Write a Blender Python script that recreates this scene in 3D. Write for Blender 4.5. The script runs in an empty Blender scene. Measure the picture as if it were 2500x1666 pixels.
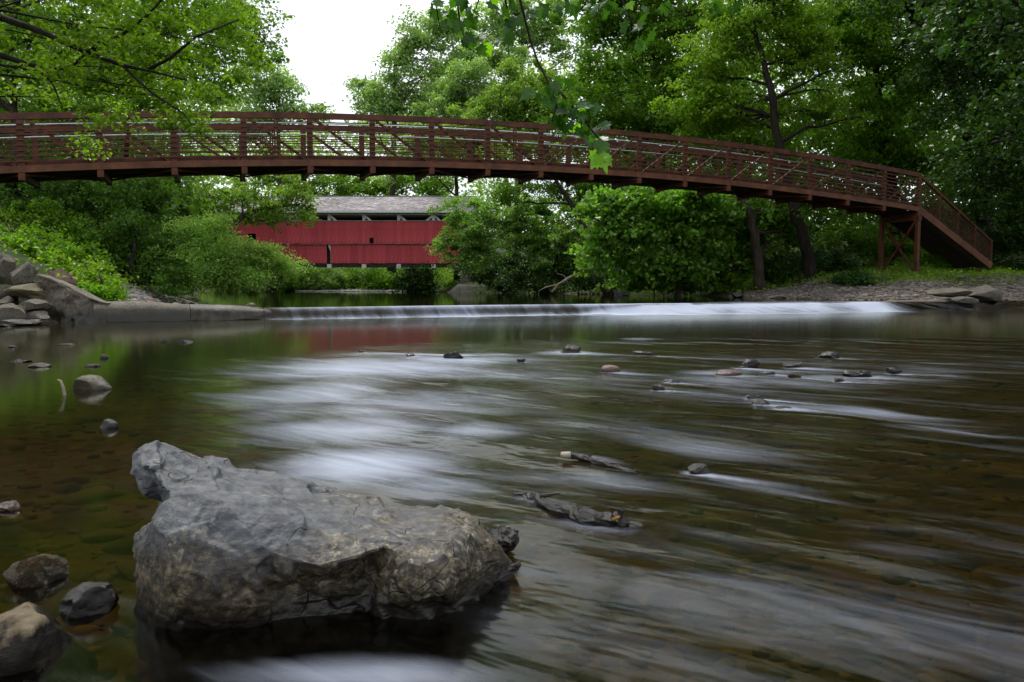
import bpy, math, random
import numpy as np
from mathutils import Vector, noise as mnoise

random.seed(7)
rng = np.random.default_rng(11)
SC = bpy.context.scene
COL = SC.collection

# ------------------------------------------------------------------ camera
H = 0.763                                   # metres above the lower water
PITCH = math.atan(135 / 1900)
cam = bpy.data.objects.new('camera', bpy.data.cameras.new('camera'))
COL.objects.link(cam)
cam.data.sensor_width = 36
cam.data.lens = 36 * 1900 / 2500
cam.data.clip_start = 0.05
cam.data.clip_end = 600
cam.location = (0, 0, H)
cam.rotation_euler = (math.pi / 2 - PITCH, 0, 0)
SC.camera = cam

# ------------------------------------------------------------------ light
w = bpy.data.worlds.new('World'); SC.world = w; w.use_nodes = True
nt = w.node_tree; nt.nodes.clear()
SUN_EL, SUN_AZ = math.radians(62), math.radians(-25)     # azimuth from +Y towards +X
out = nt.nodes.new('ShaderNodeOutputWorld'); bg = nt.nodes.new('ShaderNodeBackground')
sky = nt.nodes.new('ShaderNodeTexSky'); sky.sky_type = 'NISHITA'; sky.sun_disc = False
sky.sun_elevation = SUN_EL; sky.sun_rotation = SUN_AZ
tc = nt.nodes.new('ShaderNodeTexCoord'); mp = nt.nodes.new('ShaderNodeMapping')
mp.inputs['Scale'].default_value = (1, 1, 2.2)
nz = nt.nodes.new('ShaderNodeTexNoise'); nz.inputs['Scale'].default_value = 2.3; nz.inputs['Detail'].default_value = 5
rp = nt.nodes.new('ShaderNodeValToRGB')
rp.color_ramp.elements[0].position = .3; rp.color_ramp.elements[0].color = (5.0, 5.3, 5.9, 1)
rp.color_ramp.elements[1].position = .62; rp.color_ramp.elements[1].color = (7.7, 7.9, 8.2, 1)
mx = nt.nodes.new('ShaderNodeMixRGB'); mx.inputs[0].default_value = .9
nt.links.new(tc.outputs['Generated'], mp.inputs[0]); nt.links.new(mp.outputs[0], nz.inputs['Vector'])
nt.links.new(nz.outputs[0], rp.inputs[0]); nt.links.new(sky.outputs[0], mx.inputs[1]); nt.links.new(rp.outputs[0], mx.inputs[2])
nt.links.new(mx.outputs[0], bg.inputs[0]); bg.inputs[1].default_value = 0.1
nt.links.new(bg.outputs[0], out.inputs[0])
sun = bpy.data.objects.new('sun', bpy.data.lights.new('sun', 'SUN')); COL.objects.link(sun)
sun.data.energy = 1.5; sun.data.angle = math.radians(12); sun.data.color = (1, .96, .9)
sd = Vector((math.sin(SUN_AZ) * math.cos(SUN_EL), math.cos(SUN_AZ) * math.cos(SUN_EL), math.sin(SUN_EL)))
sun.rotation_euler = sd.to_track_quat('Z', 'Y').to_euler()
vs = SC.view_settings
vs.view_transform = 'Standard'; vs.look = 'None'; vs.gamma = 1; vs.use_curve_mapping = False
vs.exposure = 0.95
cy = SC.cycles
cy.max_bounces = 8; cy.diffuse_bounces = 3; cy.glossy_bounces = 3; cy.transmission_bounces = 4
cy.transparent_max_bounces = 8; cy.caustics_reflective = False; cy.caustics_refractive = False
cy.use_denoising = True

# ------------------------------------------------------------------ geometry helpers
def ray(px, py):
    """direction per unit of +Y for a spot of the 2500x1666 survey photograph"""
    u = -(py - 833) / 1900.0
    k = math.cos(PITCH) + u * math.sin(PITCH)
    return ((px - 1250) / 1900.0 / k, (-math.sin(PITCH) + u * math.cos(PITCH)) / k)
def P(px, py, Y):
    a, b = ray(px, py); return Vector((a * Y, Y, H + b * Y))
def D(dx, dy, Y): return P(dx * 1.0625, dy * 1.0625, Y)
def Wp(px, py, z=0.0):
    a, b = ray(px, py); Y = (z - H) / b; return Vector((a * Y, Y, z))

def vnoise(p, seed=0):
    """vectorised value noise, p (n,3)"""
    p = np.asarray(p, float); i = np.floor(p).astype(np.int64); f = p - i; f = f * f * (3 - 2 * f)
    def h(a, b, c):
        n = (a * 374761393 + b * 668265263 + c * 2147483647 + seed * 1274126177) & 0xffffffff
        n = ((n ^ (n >> 13)) * 1274126177) & 0xffffffff
        return ((n ^ (n >> 16)) & 0xffff) / 65535.0
    r = 0
    for a in (0, 1):
        for b in (0, 1):
            for c in (0, 1):
                wt = (f[:, 0] if a else 1 - f[:, 0]) * (f[:, 1] if b else 1 - f[:, 1]) * (f[:, 2] if c else 1 - f[:, 2])
                r = r + wt * h(i[:, 0] + a, i[:, 1] + b, i[:, 2] + c)
    return r * 2 - 1
def fbm(p, oct=4, seed=0):
    p = np.asarray(p, float); s = 0; a = 1
    for o in range(oct): s = s + a * vnoise(p, seed + o); p = p * 2.03 + 17.1; a *= .5
    return s / 1.9

class MB:
    """collects vertices and faces of one mesh"""
    def __init__(s): s.v = []; s.f = []
    def add(s, vs, fs):
        n = len(s.v); s.v += [tuple(x) for x in vs]; s.f += [tuple(i + n for i in f) for f in fs]; return s
    def box(s, lo, hi):
        x0, y0, z0 = lo; x1, y1, z1 = hi
        return s.add([(x0, y0, z0), (x1, y0, z0), (x1, y1, z0), (x0, y1, z0), (x0, y0, z1), (x1, y0, z1), (x1, y1, z1), (x0, y1, z1)],
                     [(0, 3, 2, 1), (4, 5, 6, 7), (0, 1, 5, 4), (1, 2, 6, 5), (2, 3, 7, 6), (3, 0, 4, 7)])
    def bar(s, a, b, wd, ht, up=Vector((0, 0, 1))):
        return s.path([a, b], wd, ht, up)
    def path(s, pts, wd, ht, up=Vector((0, 0, 1))):
        """rectangular section along a polyline; wd sideways, ht along up"""
        pts = [Vector(p) for p in pts]; vv = []; n = len(pts)
        for i, p in enumerate(pts):
            t = (pts[min(i + 1, n - 1)] - pts[max(i - 1, 0)]).normalized()
            sd_ = t.cross(up)
            if sd_.length < 1e-4: sd_ = t.cross(Vector((1, 0, 0)))
            sd_.normalize(); u = sd_.cross(t).normalized()
            for a, b in ((-1, -1), (1, -1), (1, 1), (-1, 1)): vv.append(p + sd_ * (a * wd / 2) + u * (b * ht / 2))
        ff = [(3, 2, 1, 0), tuple((n - 1) * 4 + k for k in (0, 1, 2, 3))]
        for i in range(n - 1):
            for k in range(4): ff.append((i * 4 + k, i * 4 + (k + 1) % 4, i * 4 + 4 + (k + 1) % 4, i * 4 + 4 + k))
        return s.add(vv, ff)
    def tube(s, pts, rad, sides=8, cap=True, lump=0.0):
        pts = [Vector(p) for p in pts]; n = len(pts); vv = []
        if not hasattr(rad, '__len__'): rad = [rad] * n
        ref = None
        for i, p in enumerate(pts):
            t = (pts[min(i + 1, n - 1)] - pts[max(i - 1, 0)]).normalized()
            if ref is None: ref = t.orthogonal().normalized()
            else:
                ref = ref - t * ref.dot(t)
                ref = ref.normalized() if ref.length > 1e-5 else t.orthogonal().normalized()
            b = t.cross(ref)
            for k in range(sides):
                a = 2 * math.pi * k / sides
                r = rad[i] * (1 + lump * random.uniform(-1, 1))
                vv.append(p + ref * (math.cos(a) * r) + b * (math.sin(a) * r))
        ff = []
        for i in range(n - 1):
            for k in range(sides):
                ff.append((i * sides + k, i * sides + (k + 1) % sides, (i + 1) * sides + (k + 1) % sides, (i + 1) * sides + k))
        if cap: ff.append(tuple(range(sides - 1, -1, -1))); ff.append(tuple((n - 1) * sides + k for k in range(sides)))
        return s.add(vv, ff)

def wloc(o):
    v = Vector((0, 0, 0))
    while o is not None: v = v + o.location; o = o.parent
    return v
def link(name, me, material, parent=None, loc=None, smooth=False):
    o = bpy.data.objects.new(name, me); COL.objects.link(o)
    if material is not None and not me.materials: me.materials.append(material)
    if parent is not None: o.parent = parent
    if loc is not None: o.location = loc
    if smooth: me.polygons.foreach_set('use_smooth', [True] * len(me.polygons))
    return o
def build(name, mb, material, parent=None, origin=None, smooth=False):
    """world-space MB -> one object; origin given = object origin (children: relative to the parent)"""
    base = wloc(parent) if parent is not None else Vector((0, 0, 0))
    org = Vector(origin) if origin is not None else base
    me = bpy.data.meshes.new(name)
    me.from_pydata([tuple(Vector(v) - org) for v in mb.v], [], mb.f); me.update()
    return link(name, me, material, parent, org - base, smooth)
def tag(o, label=None, cat=None, group=None, kind=None):
    if label: o['label'] = label
    if cat: o['category'] = cat
    if group: o['group'] = group
    if kind: o['kind'] = kind
    return o
def thing(name, loc, label, cat, group=None):
    o = bpy.data.objects.new(name, None); COL.objects.link(o); o.location = loc; o.empty_display_size = .2
    return tag(o, label, cat, group)
def np_mesh(name, V, F, fsize):
    me = bpy.data.meshes.new(name); V = np.asarray(V, np.float32).reshape(-1, 3); F = np.asarray(F, np.int32).reshape(-1)
    me.vertices.add(len(V)); me.vertices.foreach_set('co', V.ravel())
    nf = len(F) // fsize; me.loops.add(len(F)); me.loops.foreach_set('vertex_index', F)
    me.polygons.add(nf); me.polygons.foreach_set('loop_start', np.arange(0, len(F), fsize, dtype=np.int32))
    me.update(calc_edges=True); return me
def grid_faces(nr, nc):
    i = np.arange(nr - 1)[:, None] * nc + np.arange(nc - 1)[None, :]
    return np.stack([i, i + 1, i + nc + 1, i + nc], -1).reshape(-1, 4)

# ------------------------------------------------------------------ materials
def newmat(name):
    m = bpy.data.materials.new(name); m.use_nodes = True; t = m.node_tree
    b = t.nodes['Principled BSDF']; return m, t, b
def N(t, typ, **kw):
    n = t.nodes.new(typ)
    for k, v in kw.items():
        if k.startswith('_'): setattr(n, k[1:], v)
        else:
            try: n.inputs[k.replace('__', ' ')].default_value = v
            except (KeyError, TypeError): n.inputs[int(k[1:])].default_value = v
    return n
def ramp(t, fac, stops):
    r = t.nodes.new('ShaderNodeValToRGB'); e = r.color_ramp.elements
    while len(e) < len(stops): e.new(.5)
    for x, (p, c) in zip(e, stops): x.position = p; x.color = (*c, 1) if len(c) == 3 else c
    t.links.new(fac, r.inputs[0]); return r.outputs[0]
def coord(t, scale=(1, 1, 1), rot=(0, 0, 0)):
    c = t.nodes.new('ShaderNodeTexCoord'); m = t.nodes.new('ShaderNodeMapping')
    m.inputs['Scale'].default_value = scale; m.inputs['Rotation'].default_value = rot
    t.links.new(c.outputs['Object'], m.inputs[0]); return m.outputs[0]
def noisetex(t, vec, scale, detail=5, rough=.6, dist=0):
    n = t.nodes.new('ShaderNodeTexNoise'); n.inputs['Scale'].default_value = scale; n.inputs['Detail'].default_value = detail
    n.inputs['Roughness'].default_value = rough; n.inputs['Distortion'].default_value = dist
    t.links.new(vec, n.inputs['Vector']); return n.outputs[0]
def bump(t, b, h, strength=.5, dist=.02):
    n = t.nodes.new('ShaderNodeBump'); n.inputs['Strength'].default_value = strength; n.inputs['Distance'].default_value = dist
    t.links.new(h, n.inputs['Height']); t.links.new(n.outputs[0], b.inputs['Normal']); return n
def mixc(t, fac, a, b, typ='MIX'):
    m = t.nodes.new('ShaderNodeMixRGB'); m.blend_type = typ
    for s, v in ((0, fac), (1, a), (2, b)):
        if isinstance(v, (int, float)): m.inputs[s].default_value = v
        elif isinstance(v, tuple): m.inputs[s].default_value = (*v, 1)
        else: t.links.new(v, m.inputs[s])
    return m.outputs[0]
def simple(name, c1, c2, scale=4, rough=.8, bs=.4, bd=.01, spec=.3, stretch=(1, 1, 1), metal=0, objvar=0.0):
    m, t, b = newmat(name); v = coord(t, stretch)
    n = noisetex(t, v, scale); col = ramp(t, n, [(.35, c1), (.65, c2)])
    if objvar:
        oi = t.nodes.new('ShaderNodeObjectInfo'); hs = t.nodes.new('ShaderNodeHueSaturation')
        mr = t.nodes.new('ShaderNodeMapRange'); mr.inputs[3].default_value = 1 - objvar; mr.inputs[4].default_value = 1 + objvar
        t.links.new(oi.outputs['Random'], mr.inputs[0]); t.links.new(mr.outputs[0], hs.inputs['Value']); t.links.new(col, hs.inputs['Color']); col = hs.outputs[0]
    t.links.new(col, b.inputs['Base Color']); b.inputs['Roughness'].default_value = rough
    b.inputs['Specular IOR Level'].default_value = spec; b.inputs['Metallic'].default_value = metal
    bump(t, b, noisetex(t, v, scale * 6, 4), bs, bd); return m
def leafmat(name, base, tip, trans=.45, rough=.45, spec=.35, hue=.03):
    """leaf: each leaf its own shade between two leaf colours"""
    m, t, b = newmat(name); base = (base[0] * 1.6, base[1] * 1.25, base[2]); tip = (tip[0] * 1.55, tip[1] * 1.25, tip[2])
    g = t.nodes.new('ShaderNodeNewGeometry')
    col = ramp(t, g.outputs['Random Per Island'], [(0, base), (.75, tip), (1, tuple(min(1, c * 1.25) for c in tip))])
    big = noisetex(t, coord(t), .45, 2)
    hs = t.nodes.new('ShaderNodeHueSaturation')
    mr = t.nodes.new('ShaderNodeMapRange'); mr.inputs[1].default_value = .3; mr.inputs[2].default_value = .7; mr.inputs[3].default_value = .7; mr.inputs[4].default_value = 1.3
    t.links.new(big, mr.inputs[0]); t.links.new(mr.outputs[0], hs.inputs['Value']); t.links.new(col, hs.inputs['Color'])
    t.links.new(hs.outputs[0], b.inputs['Base Color']); b.inputs['Roughness'].default_value = rough; b.inputs['Specular IOR Level'].default_value = spec
    tr = t.nodes.new('ShaderNodeBsdfTranslucent')
    tc_ = mixc(t, 1.0, hs.outputs[0], (1.25, 1.35, .5), 'MULTIPLY'); t.links.new(tc_, tr.inputs[0])
    mix = t.nodes.new('ShaderNodeMixShader'); mix.inputs[0].default_value = trans
    t.links.new(b.outputs[0], mix.inputs[1]); t.links.new(tr.outputs[0], mix.inputs[2])
    t.links.new(mix.outputs[0], t.nodes['Material Output'].inputs[0]); return m

M = {}
M['leaf_mid'] = leafmat('leaf_mid', (.042, .115, .012), (.10, .24, .024), .5)
M['leaf_bright'] = leafmat('leaf_bright', (.06, .15, .012), (.14, .29, .025))
M['leaf_dark'] = leafmat('leaf_dark', (.012, .042, .008), (.030, .090, .014), .3)  # dark green with the deep shade of thickets and right edge put in
M['leaf_pale'] = leafmat('leaf_pale', (.14, .30, .10), (.27, .48, .19), .55)
M['leaf_yellow'] = leafmat('leaf_yellow', (.070, .155, .03), (.145, .285, .06), .5)
M['leaf_hazed'] = leafmat('leaf_hazed', (.105, .215, .095), (.20, .36, .165), .5)  # paler and greyer: distance haze put into the leaf colour
M['leaf_soft'] = leafmat('leaf_soft', (.075, .175, .05), (.16, .34, .10), .5)
M['leaf_broad'] = leafmat('leaf_broad', (.050, .15, .02), (.14, .33, .06), .5, .35, .5)
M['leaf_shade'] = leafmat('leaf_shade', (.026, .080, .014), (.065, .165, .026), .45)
M['leaf_vivid'] = leafmat('leaf_vivid', (.05, .14, .008), (.11, .27, .015), .5)
M['bark'] = simple('bark', (.035, .027, .018), (.085, .068, .05), 3, .95, .9, .03, .15, (2, 2, .5))
M['bark_pale'] = simple('bark_pale', (.08, .07, .05), (.17, .15, .11), 2.5, .9, .8, .03, .2, (2, 2, .6))
M['bark_black'] = simple('bark_black', (.012, .010, .008), (.035, .03, .022), 4, .9, .8, .02, .2, (2, 2, .6))
M['driftwood'] = simple('driftwood', (.22, .18, .13), (.40, .34, .26), 8, .8, .5, .01, .3, (1, 1, 1))
M['rust_steel'] = simple('rust_steel', (.040, .0105, .004), (.125, .034, .010), 2.6, .62, .35, .004, .4, (1, 1, 1))
M['rust_chord'] = simple('rust_chord', (.075, .024, .010), (.17, .056, .020), 2.4, .6, .35, .004, .4)
M['galv'] = simple('galvanised', (.38, .40, .43), (.55, .58, .61), 6, .38, .1, .002, .5, (1, 1, 1), .75)
M['deckwood'] = simple('deck_wood', (.03, .022, .016), (.06, .045, .03), 3, .85, .4, .01, .2)
def red_board():
    m, t, b = newmat('red_paint'); v = coord(t, (3, 3, .35))
    n = noisetex(t, v, 4, 5, .65)
    col = ramp(t, n, [(.3, (.40, .050, .060)), (.62, (.60, .090, .105)), (.80, (.64, .17, .17))])
    chip = noisetex(t, coord(t, (9, 9, .8)), 5, 5, .7); cf = ramp(t, chip, [(.69, (0, 0, 0)), (.76, (1, 1, 1))])
    col = mixc(t, cf, col, (.42, .33, .31))
    oi = t.nodes.new('ShaderNodeObjectInfo'); hs = t.nodes.new('ShaderNodeHueSaturation')
    mr = t.nodes.new('ShaderNodeMapRange'); mr.inputs[3].default_value = .82; mr.inputs[4].default_value = 1.08
    t.links.new(oi.outputs['Random'], mr.inputs[0]); t.links.new(mr.outputs[0], hs.inputs['Value']); t.links.new(col, hs.inputs['Color'])
    t.links.new(hs.outputs[0], b.inputs['Base Color']); b.inputs['Roughness'].default_value = .75; b.inputs['Specular IOR Level'].default_value = .2
    bump(t, b, noisetex(t, coord(t, (8, 8, .6)), 8, 3), .3, .01); return m
M['red_paint'] = red_board()
M['white_wood'] = simple('white_wood', (.62, .62, .60), (.80, .80, .77), 5, .8, .3, .01)
M['grey_wood'] = simple('grey_wood', (.20, .19, .175), (.34, .32, .30), 5, .9, .4, .01)
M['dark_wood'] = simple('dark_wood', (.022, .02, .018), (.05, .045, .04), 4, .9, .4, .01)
M['shingle'] = simple('shingle', (.19, .165, .165), (.43, .39, .39), 5.5, .95, .6, .02, .15)
M['stone_wall'] = simple('stone_wall', (.13, .12, .10), (.24, .22, .19), 3, .9, .7, .03, .2, (1, 1, 1), 0, .25)
def concrete():
    m, t, b = newmat('weathered_concrete'); v = coord(t)
    n = noisetex(t, v, 1.6, 7, .65); col = ramp(t, n, [(.3, (.055, .042, .03)), (.5, (.125, .102, .078)), (.7, (.23, .20, .16))])
    s = noisetex(t, v, 24, 4); col = mixc(t, .35, col, ramp(t, s, [(.4, (.06, .05, .038)), (.6, (.27, .24, .20))]))
    # algae and wet stain below the flood line
    sx = t.nodes.new('ShaderNodeSeparateXYZ'); ge = t.nodes.new('ShaderNodeNewGeometry'); t.links.new(ge.outputs['Position'], sx.inputs[0])
    ad = t.nodes.new('ShaderNodeMath'); ad.operation = 'MULTIPLY_ADD'; t.links.new(n, ad.inputs[0]); ad.inputs[1].default_value = .25; t.links.new(sx.outputs[2], ad.inputs[2])
    wet = ramp(t, ad.outputs[0], [(.27, (1, 1, 1)), (.46, (0, 0, 0))])
    col = mixc(t, wet, col, (.030, .026, .018)); t.links.new(col, b.inputs['Base Color'])
    r = t.nodes.new('ShaderNodeMapRange'); r.inputs[3].default_value = .9; r.inputs[4].default_value = .35; t.links.new(wet, r.inputs[0]); t.links.new(r.outputs[0], b.inputs['Roughness'])
    bump(t, b, noisetex(t, v, 9, 8, .7), .8, .03); return m
M['concrete'] = concrete()
def rock(name, c1, c2, c3, sc=5, bd=.02, wetz=.03, lichen=None, wetrough=.25, dry=.85, blend=.10):
    """c1..c3 real stone colours, darker and glossier where wet by the stream"""
    m, t, b = newmat(name); v = coord(t)
    n = noisetex(t, v, sc, 7, .62); col = ramp(t, n, [(.32, c1), (.5, c2), (.68, c3)])
    sp = noisetex(t, v, sc * 14, 3, .6); col = mixc(t, .4, col, ramp(t, sp, [(.40, tuple(x * .5 for x in c1)), (.60, tuple(min(1, x * 1.3) for x in c3))]))
    if lichen:
        l = noisetex(t, v, sc * 1.7, 6, .75); lf = ramp(t, l, [(.50, (0, 0, 0)), (.60, (1, 1, 1))]); col = mixc(t, lf, col, lichen)
    sx = t.nodes.new('ShaderNodeSeparateXYZ'); ge = t.nodes.new('ShaderNodeNewGeometry'); t.links.new(ge.outputs['Position'], sx.inputs[0])
    ad = t.nodes.new('ShaderNodeMath'); ad.operation = 'MULTIPLY_ADD'; t.links.new(n, ad.inputs[0]); ad.inputs[1].default_value = -.06; t.links.new(sx.outputs[2], ad.inputs[2])
    mr = t.nodes.new('ShaderNodeMapRange'); mr.inputs[1].default_value = wetz - .03; mr.inputs[2].default_value = wetz - .03 + blend; mr.inputs[3].default_value = 1; mr.inputs[4].default_value = 0; t.links.new(ad.outputs[0], mr.inputs[0])
    col = mixc(t, mr.outputs[0], col, mixc(t, 1, col, (.28, .25, .22), 'MULTIPLY'))
    t.links.new(col, b.inputs['Base Color'])
    r = t.nodes.new('ShaderNodeMapRange'); r.inputs[3].default_value = dry; r.inputs[4].default_value = wetrough; t.links.new(mr.outputs[0], r.inputs[0]); t.links.new(r.outputs[0], b.inputs['Roughness'])
    bump(t, b, noisetex(t, v, sc * 5, 8, .7), .9, bd); return m
M['rock_grey'] = rock('rock_grey', (.055, .045, .034), (.11, .095, .072), (.19, .17, .135), 3.4, .04, .10)
M['rock_tan'] = rock('rock_tan', (.07, .058, .028), (.13, .11, .058), (.21, .185, .11), 6, .01, .06, None, .35)
M['rock_red'] = rock('rock_red', (.18, .10, .075), (.26, .16, .13), (.34, .24, .20), 5, .015, .02)
M['rock_wet'] = rock('rock_wet', (.014, .012, .011), (.034, .030, .028), (.065, .058, .052), 9, .01, .4, None, .22)
M['rock_moss'] = rock('rock_moss', (.04, .022, .006), (.11, .062, .016), (.20, .13, .035), 16, .04, .02, (.06, .07, .008), .25, .6, .05)
M['bed_stone'] = rock('bed_stone', (.045, .036, .014), (.09, .072, .03), (.15, .12, .055), 7, .01, -5)
M['gravel_stone'] = rock('gravel_stone', (.13, .115, .105), (.22, .195, .18), (.36, .33, .31), .6, .01, -.1)
def hero_rock():
    m, t, b = newmat('slate_boulder'); v = coord(t); vx = coord(t, (1, 1, 2.4), (.2, -.22, 0))
    n = noisetex(t, v, 5, 8, .65); col = ramp(t, n, [(.30, (.028, .033, .043)), (.5, (.054, .062, .077)), (.68, (.108, .115, .128))])
    st = noisetex(t, vx, 18, 6, .65); col = mixc(t, .5, col, ramp(t, st, [(.38, (.022, .024, .028)), (.62, (.16, .16, .165))]))
    # silt and algae crust near the flood line, patchy
    sx = t.nodes.new('ShaderNodeSeparateXYZ'); ge = t.nodes.new('ShaderNodeNewGeometry'); t.links.new(ge.outputs['Position'], sx.inputs[0])
    n2 = noisetex(t, v, 5.5, 8, .78)
    ad = t.nodes.new('ShaderNodeMath'); ad.operation = 'MULTIPLY_ADD'; t.links.new(n2, ad.inputs[0]); ad.inputs[1].default_value = -.34; t.links.new(sx.outputs[2], ad.inputs[2])
    cr = t.nodes.new('ShaderNodeMapRange'); cr.inputs[1].default_value = -.055; cr.inputs[2].default_value = .03; cr.inputs[3].default_value = 1; cr.inputs[4].default_value = 0; t.links.new(ad.outputs[0], cr.inputs[0])
    cru = noisetex(t, v, 38, 5, .7)
    col = mixc(t, cr.outputs[0], col, ramp(t, cru, [(.38, (.018, .013, .008)), (.52, (.060, .045, .026)), (.64, (.19, .155, .095))]))
    fl = noisetex(t, v, 34, 6, .75); gate = noisetex(t, v, 3.2, 3); gm = ramp(t, gate, [(.45, (0, 0, 0)), (.6, (1, 1, 1))])
    ff = mixc(t, 1, ramp(t, fl, [(.54, (0, 0, 0)), (.62, (1, 1, 1))]), gm, 'MULTIPLY')
    col = mixc(t, ff, col, (.26, .235, .175))
    # mossy seams
    vo = t.nodes.new('ShaderNodeTexVoronoi'); vo.feature = 'DISTANCE_TO_EDGE'; vo.inputs['Scale'].default_value = 5.5
    dv = t.nodes.new('ShaderNodeVectorMath'); dv.operation = 'MULTIPLY_ADD'; nn = t.nodes.new('ShaderNodeTexNoise'); nn.inputs['Scale'].default_value = 7
    t.links.new(v, nn.inputs['Vector']); t.links.new(nn.outputs['Color'], dv.inputs[0]); dv.inputs[1].default_value = (.22, .22, .22); t.links.new(v, dv.inputs[2]); t.links.new(dv.outputs[0], vo.inputs['Vector'])
    ck = ramp(t, vo.outputs['Distance'], [(.0, (1, 1, 1)), (.013, (0, 0, 0))])
    ckm = mixc(t, 1, ck, ramp(t, noisetex(t, v, 4.3, 2), [(.48, (0, 0, 0)), (.58, (1, 1, 1))]), 'MULTIPLY')
    col = mixc(t, ckm, col, (.035, .036, .016))
    wt = t.nodes.new('ShaderNodeMapRange'); wt.inputs[1].default_value = -.015; wt.inputs[2].default_value = .045; wt.inputs[3].default_value = 1; wt.inputs[4].default_value = 0
    a2 = t.nodes.new('ShaderNodeMath'); a2.operation = 'MULTIPLY_ADD'; t.links.new(n2, a2.inputs[0]); a2.inputs[1].default_value = -.07; t.links.new(sx.outputs[2], a2.inputs[2]); t.links.new(a2.outputs[0], wt.inputs[0])
    col = mixc(t, wt.outputs[0], col, (.012, .010, .008)); t.links.new(col, b.inputs['Base Color'])
    r = t.nodes.new('ShaderNodeMapRange'); r.inputs[3].default_value = .62; r.inputs[4].default_value = .2; t.links.new(wt.outputs[0], r.inputs[0]); t.links.new(r.outputs[0], b.inputs['Roughness'])
    h = mixc(t, .45, noisetex(t, v, 26, 8, .7), st); h2 = mixc(t, ckm, h, (0, 0, 0))
    bump(t, b, h2, .8, .015); return m
M['slate'] = hero_rock()
M['grass'] = leafmat('grass_blade', (.05, .12, .012), (.12, .24, .025), .35)
M['cable'] = simple('cable', (.05, .05, .05), (.09, .09, .09), 5, .6)

# ------------------------------------------------------------------ river and ground
WEIR = np.array([(-8.75, 16.3), (-6.4, 17.4), (-2.0, 19.5), (3.0, 21.3), (8.0, 23.2), (12.0, 24.8), (15.3, 26.0)])
def seg_dist(X, Y, poly, closed=False):
    """distance, and (dist along, side) of the nearest segment"""
    best = np.full(X.shape, 1e9); along = np.zeros(X.shape); side = np.zeros(X.shape); acc = 0
    pts = list(poly) + ([poly[0]] if closed else [])
    for (x0, y0), (x1, y1) in zip(pts[:-1], pts[1:]):
        dx, dy = x1 - x0, y1 - y0; L = math.hypot(dx, dy)
        tt = np.clip(((X - x0) * dx + (Y - y0) * dy) / L ** 2, 0, 1)
        d = np.hypot(X - x0 - tt * dx, Y - y0 - tt * dy); m = d < best
        best = np.where(m, d, best); along = np.where(m, acc + tt * L, along)
        side = np.where(m, np.sign((Y - y0) * dx - (X - x0) * dy), side); acc += L
    return best, along, side
RIVER = [(-5, -8), (-5, 1), (-6.5, 6), (-9.2, 12), (-10.2, 15.5), (-8.9, 16.4), (-9.0, 17.4), (-9.3, 20), (-10.4, 24), (-14, 34), (-25, 52), (-36, 60), (-36, 76),
         (-26, 72), (-14, 68), (-6.6, 66.5), (-5.6, 62), (-3.5, 57.5), (1.5, 52), (5.5, 46), (9.4, 38.5), (10.6, 32), (12.4, 27.6), (14.7, 26.3), (17.3, 26.9), (24, 25), (21, 17), (14, 9), (10, 2), (9, -8)]
def inside(X, Y, poly):
    c = np.zeros(X.shape, bool); n = len(poly)
    for i in range(n):
        x0, y0 = poly[i]; x1, y1 = poly[i - 1]
        if y0 == y1: continue
        c ^= ((y0 > Y) != (y1 > Y)) & (X < (x1 - x0) * (Y - y0) / (y1 - y0) + x0)
    return c
def pool_level(X, Y):
    d, al, sd_ = seg_dist(X, Y, WEIR)
    return np.where(Y > np.interp(X, WEIR[:, 0], WEIR[:, 1]), .258, 0.0)
def ss(a, b, x): t = np.clip((x - a) / (b - a), 0, 1); return t * t * (3 - 2 * t)
def ground_z(X, Y):
    X = np.asarray(X, float); Y = np.asarray(Y, float)
    d, _, _ = seg_dist(X, Y, RIVER, True); ins = inside(X, Y, RIVER)
    lev = ss(-.6, .4, Y - np.interp(X, WEIR[:, 0], WEIR[:, 1])) * .258
    pn = np.stack([X * .5, Y * .5, X * 0], -1).reshape(-1, 3); n1 = fbm(pn, 4, 3).reshape(X.shape)
    pf = np.stack([X * 3, Y * 3, X * 0], -1).reshape(-1, 3); n2 = fbm(pf, 3, 9).reshape(X.shape)
    left = X < np.interp(Y, [0, 20, 60], [2, 0, -14])
    zl = lev + .5 * np.clip(d, 0, 4) + .25 * np.clip(d - 4, 0, 12) + .05 * np.clip(d - 16, 0, 200)
    zr = lev + .02 + .17 * np.clip(d, 0, 4.5) + .06 * np.clip(d - 4.5, 0, 6) + .30 * np.clip(d - 17, 0, 14) + .1 * np.clip(d - 25, 0, 200)
    zb = np.where(left, zl, zr)
    far = Y > 60
    zb = np.where(far, lev + .02 + .22 * np.clip(d, 0, 5) + .10 * np.clip(d - 5, 0, 40) + .12 * np.clip(d - 45, 0, 200), zb)
    zb = np.minimum(zb, 14 + n1 * 2)
    zo = zb + n1 * .16 * np.clip(d, 0, 3) + n2 * .03 * np.clip(d, 0, 1)
    shallow = np.where(lev < .1, .22, .5)
    zi = lev - .02 - np.minimum(.13 * d, shallow) + n1 * .05 * np.clip(d, 0, 1) + n2 * .02 * np.clip(d, 0, 1)
    return np.where(ins, zi, zo)
def gz(x, y): return float(ground_z(np.array([x]), np.array([y]))[0])

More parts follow.
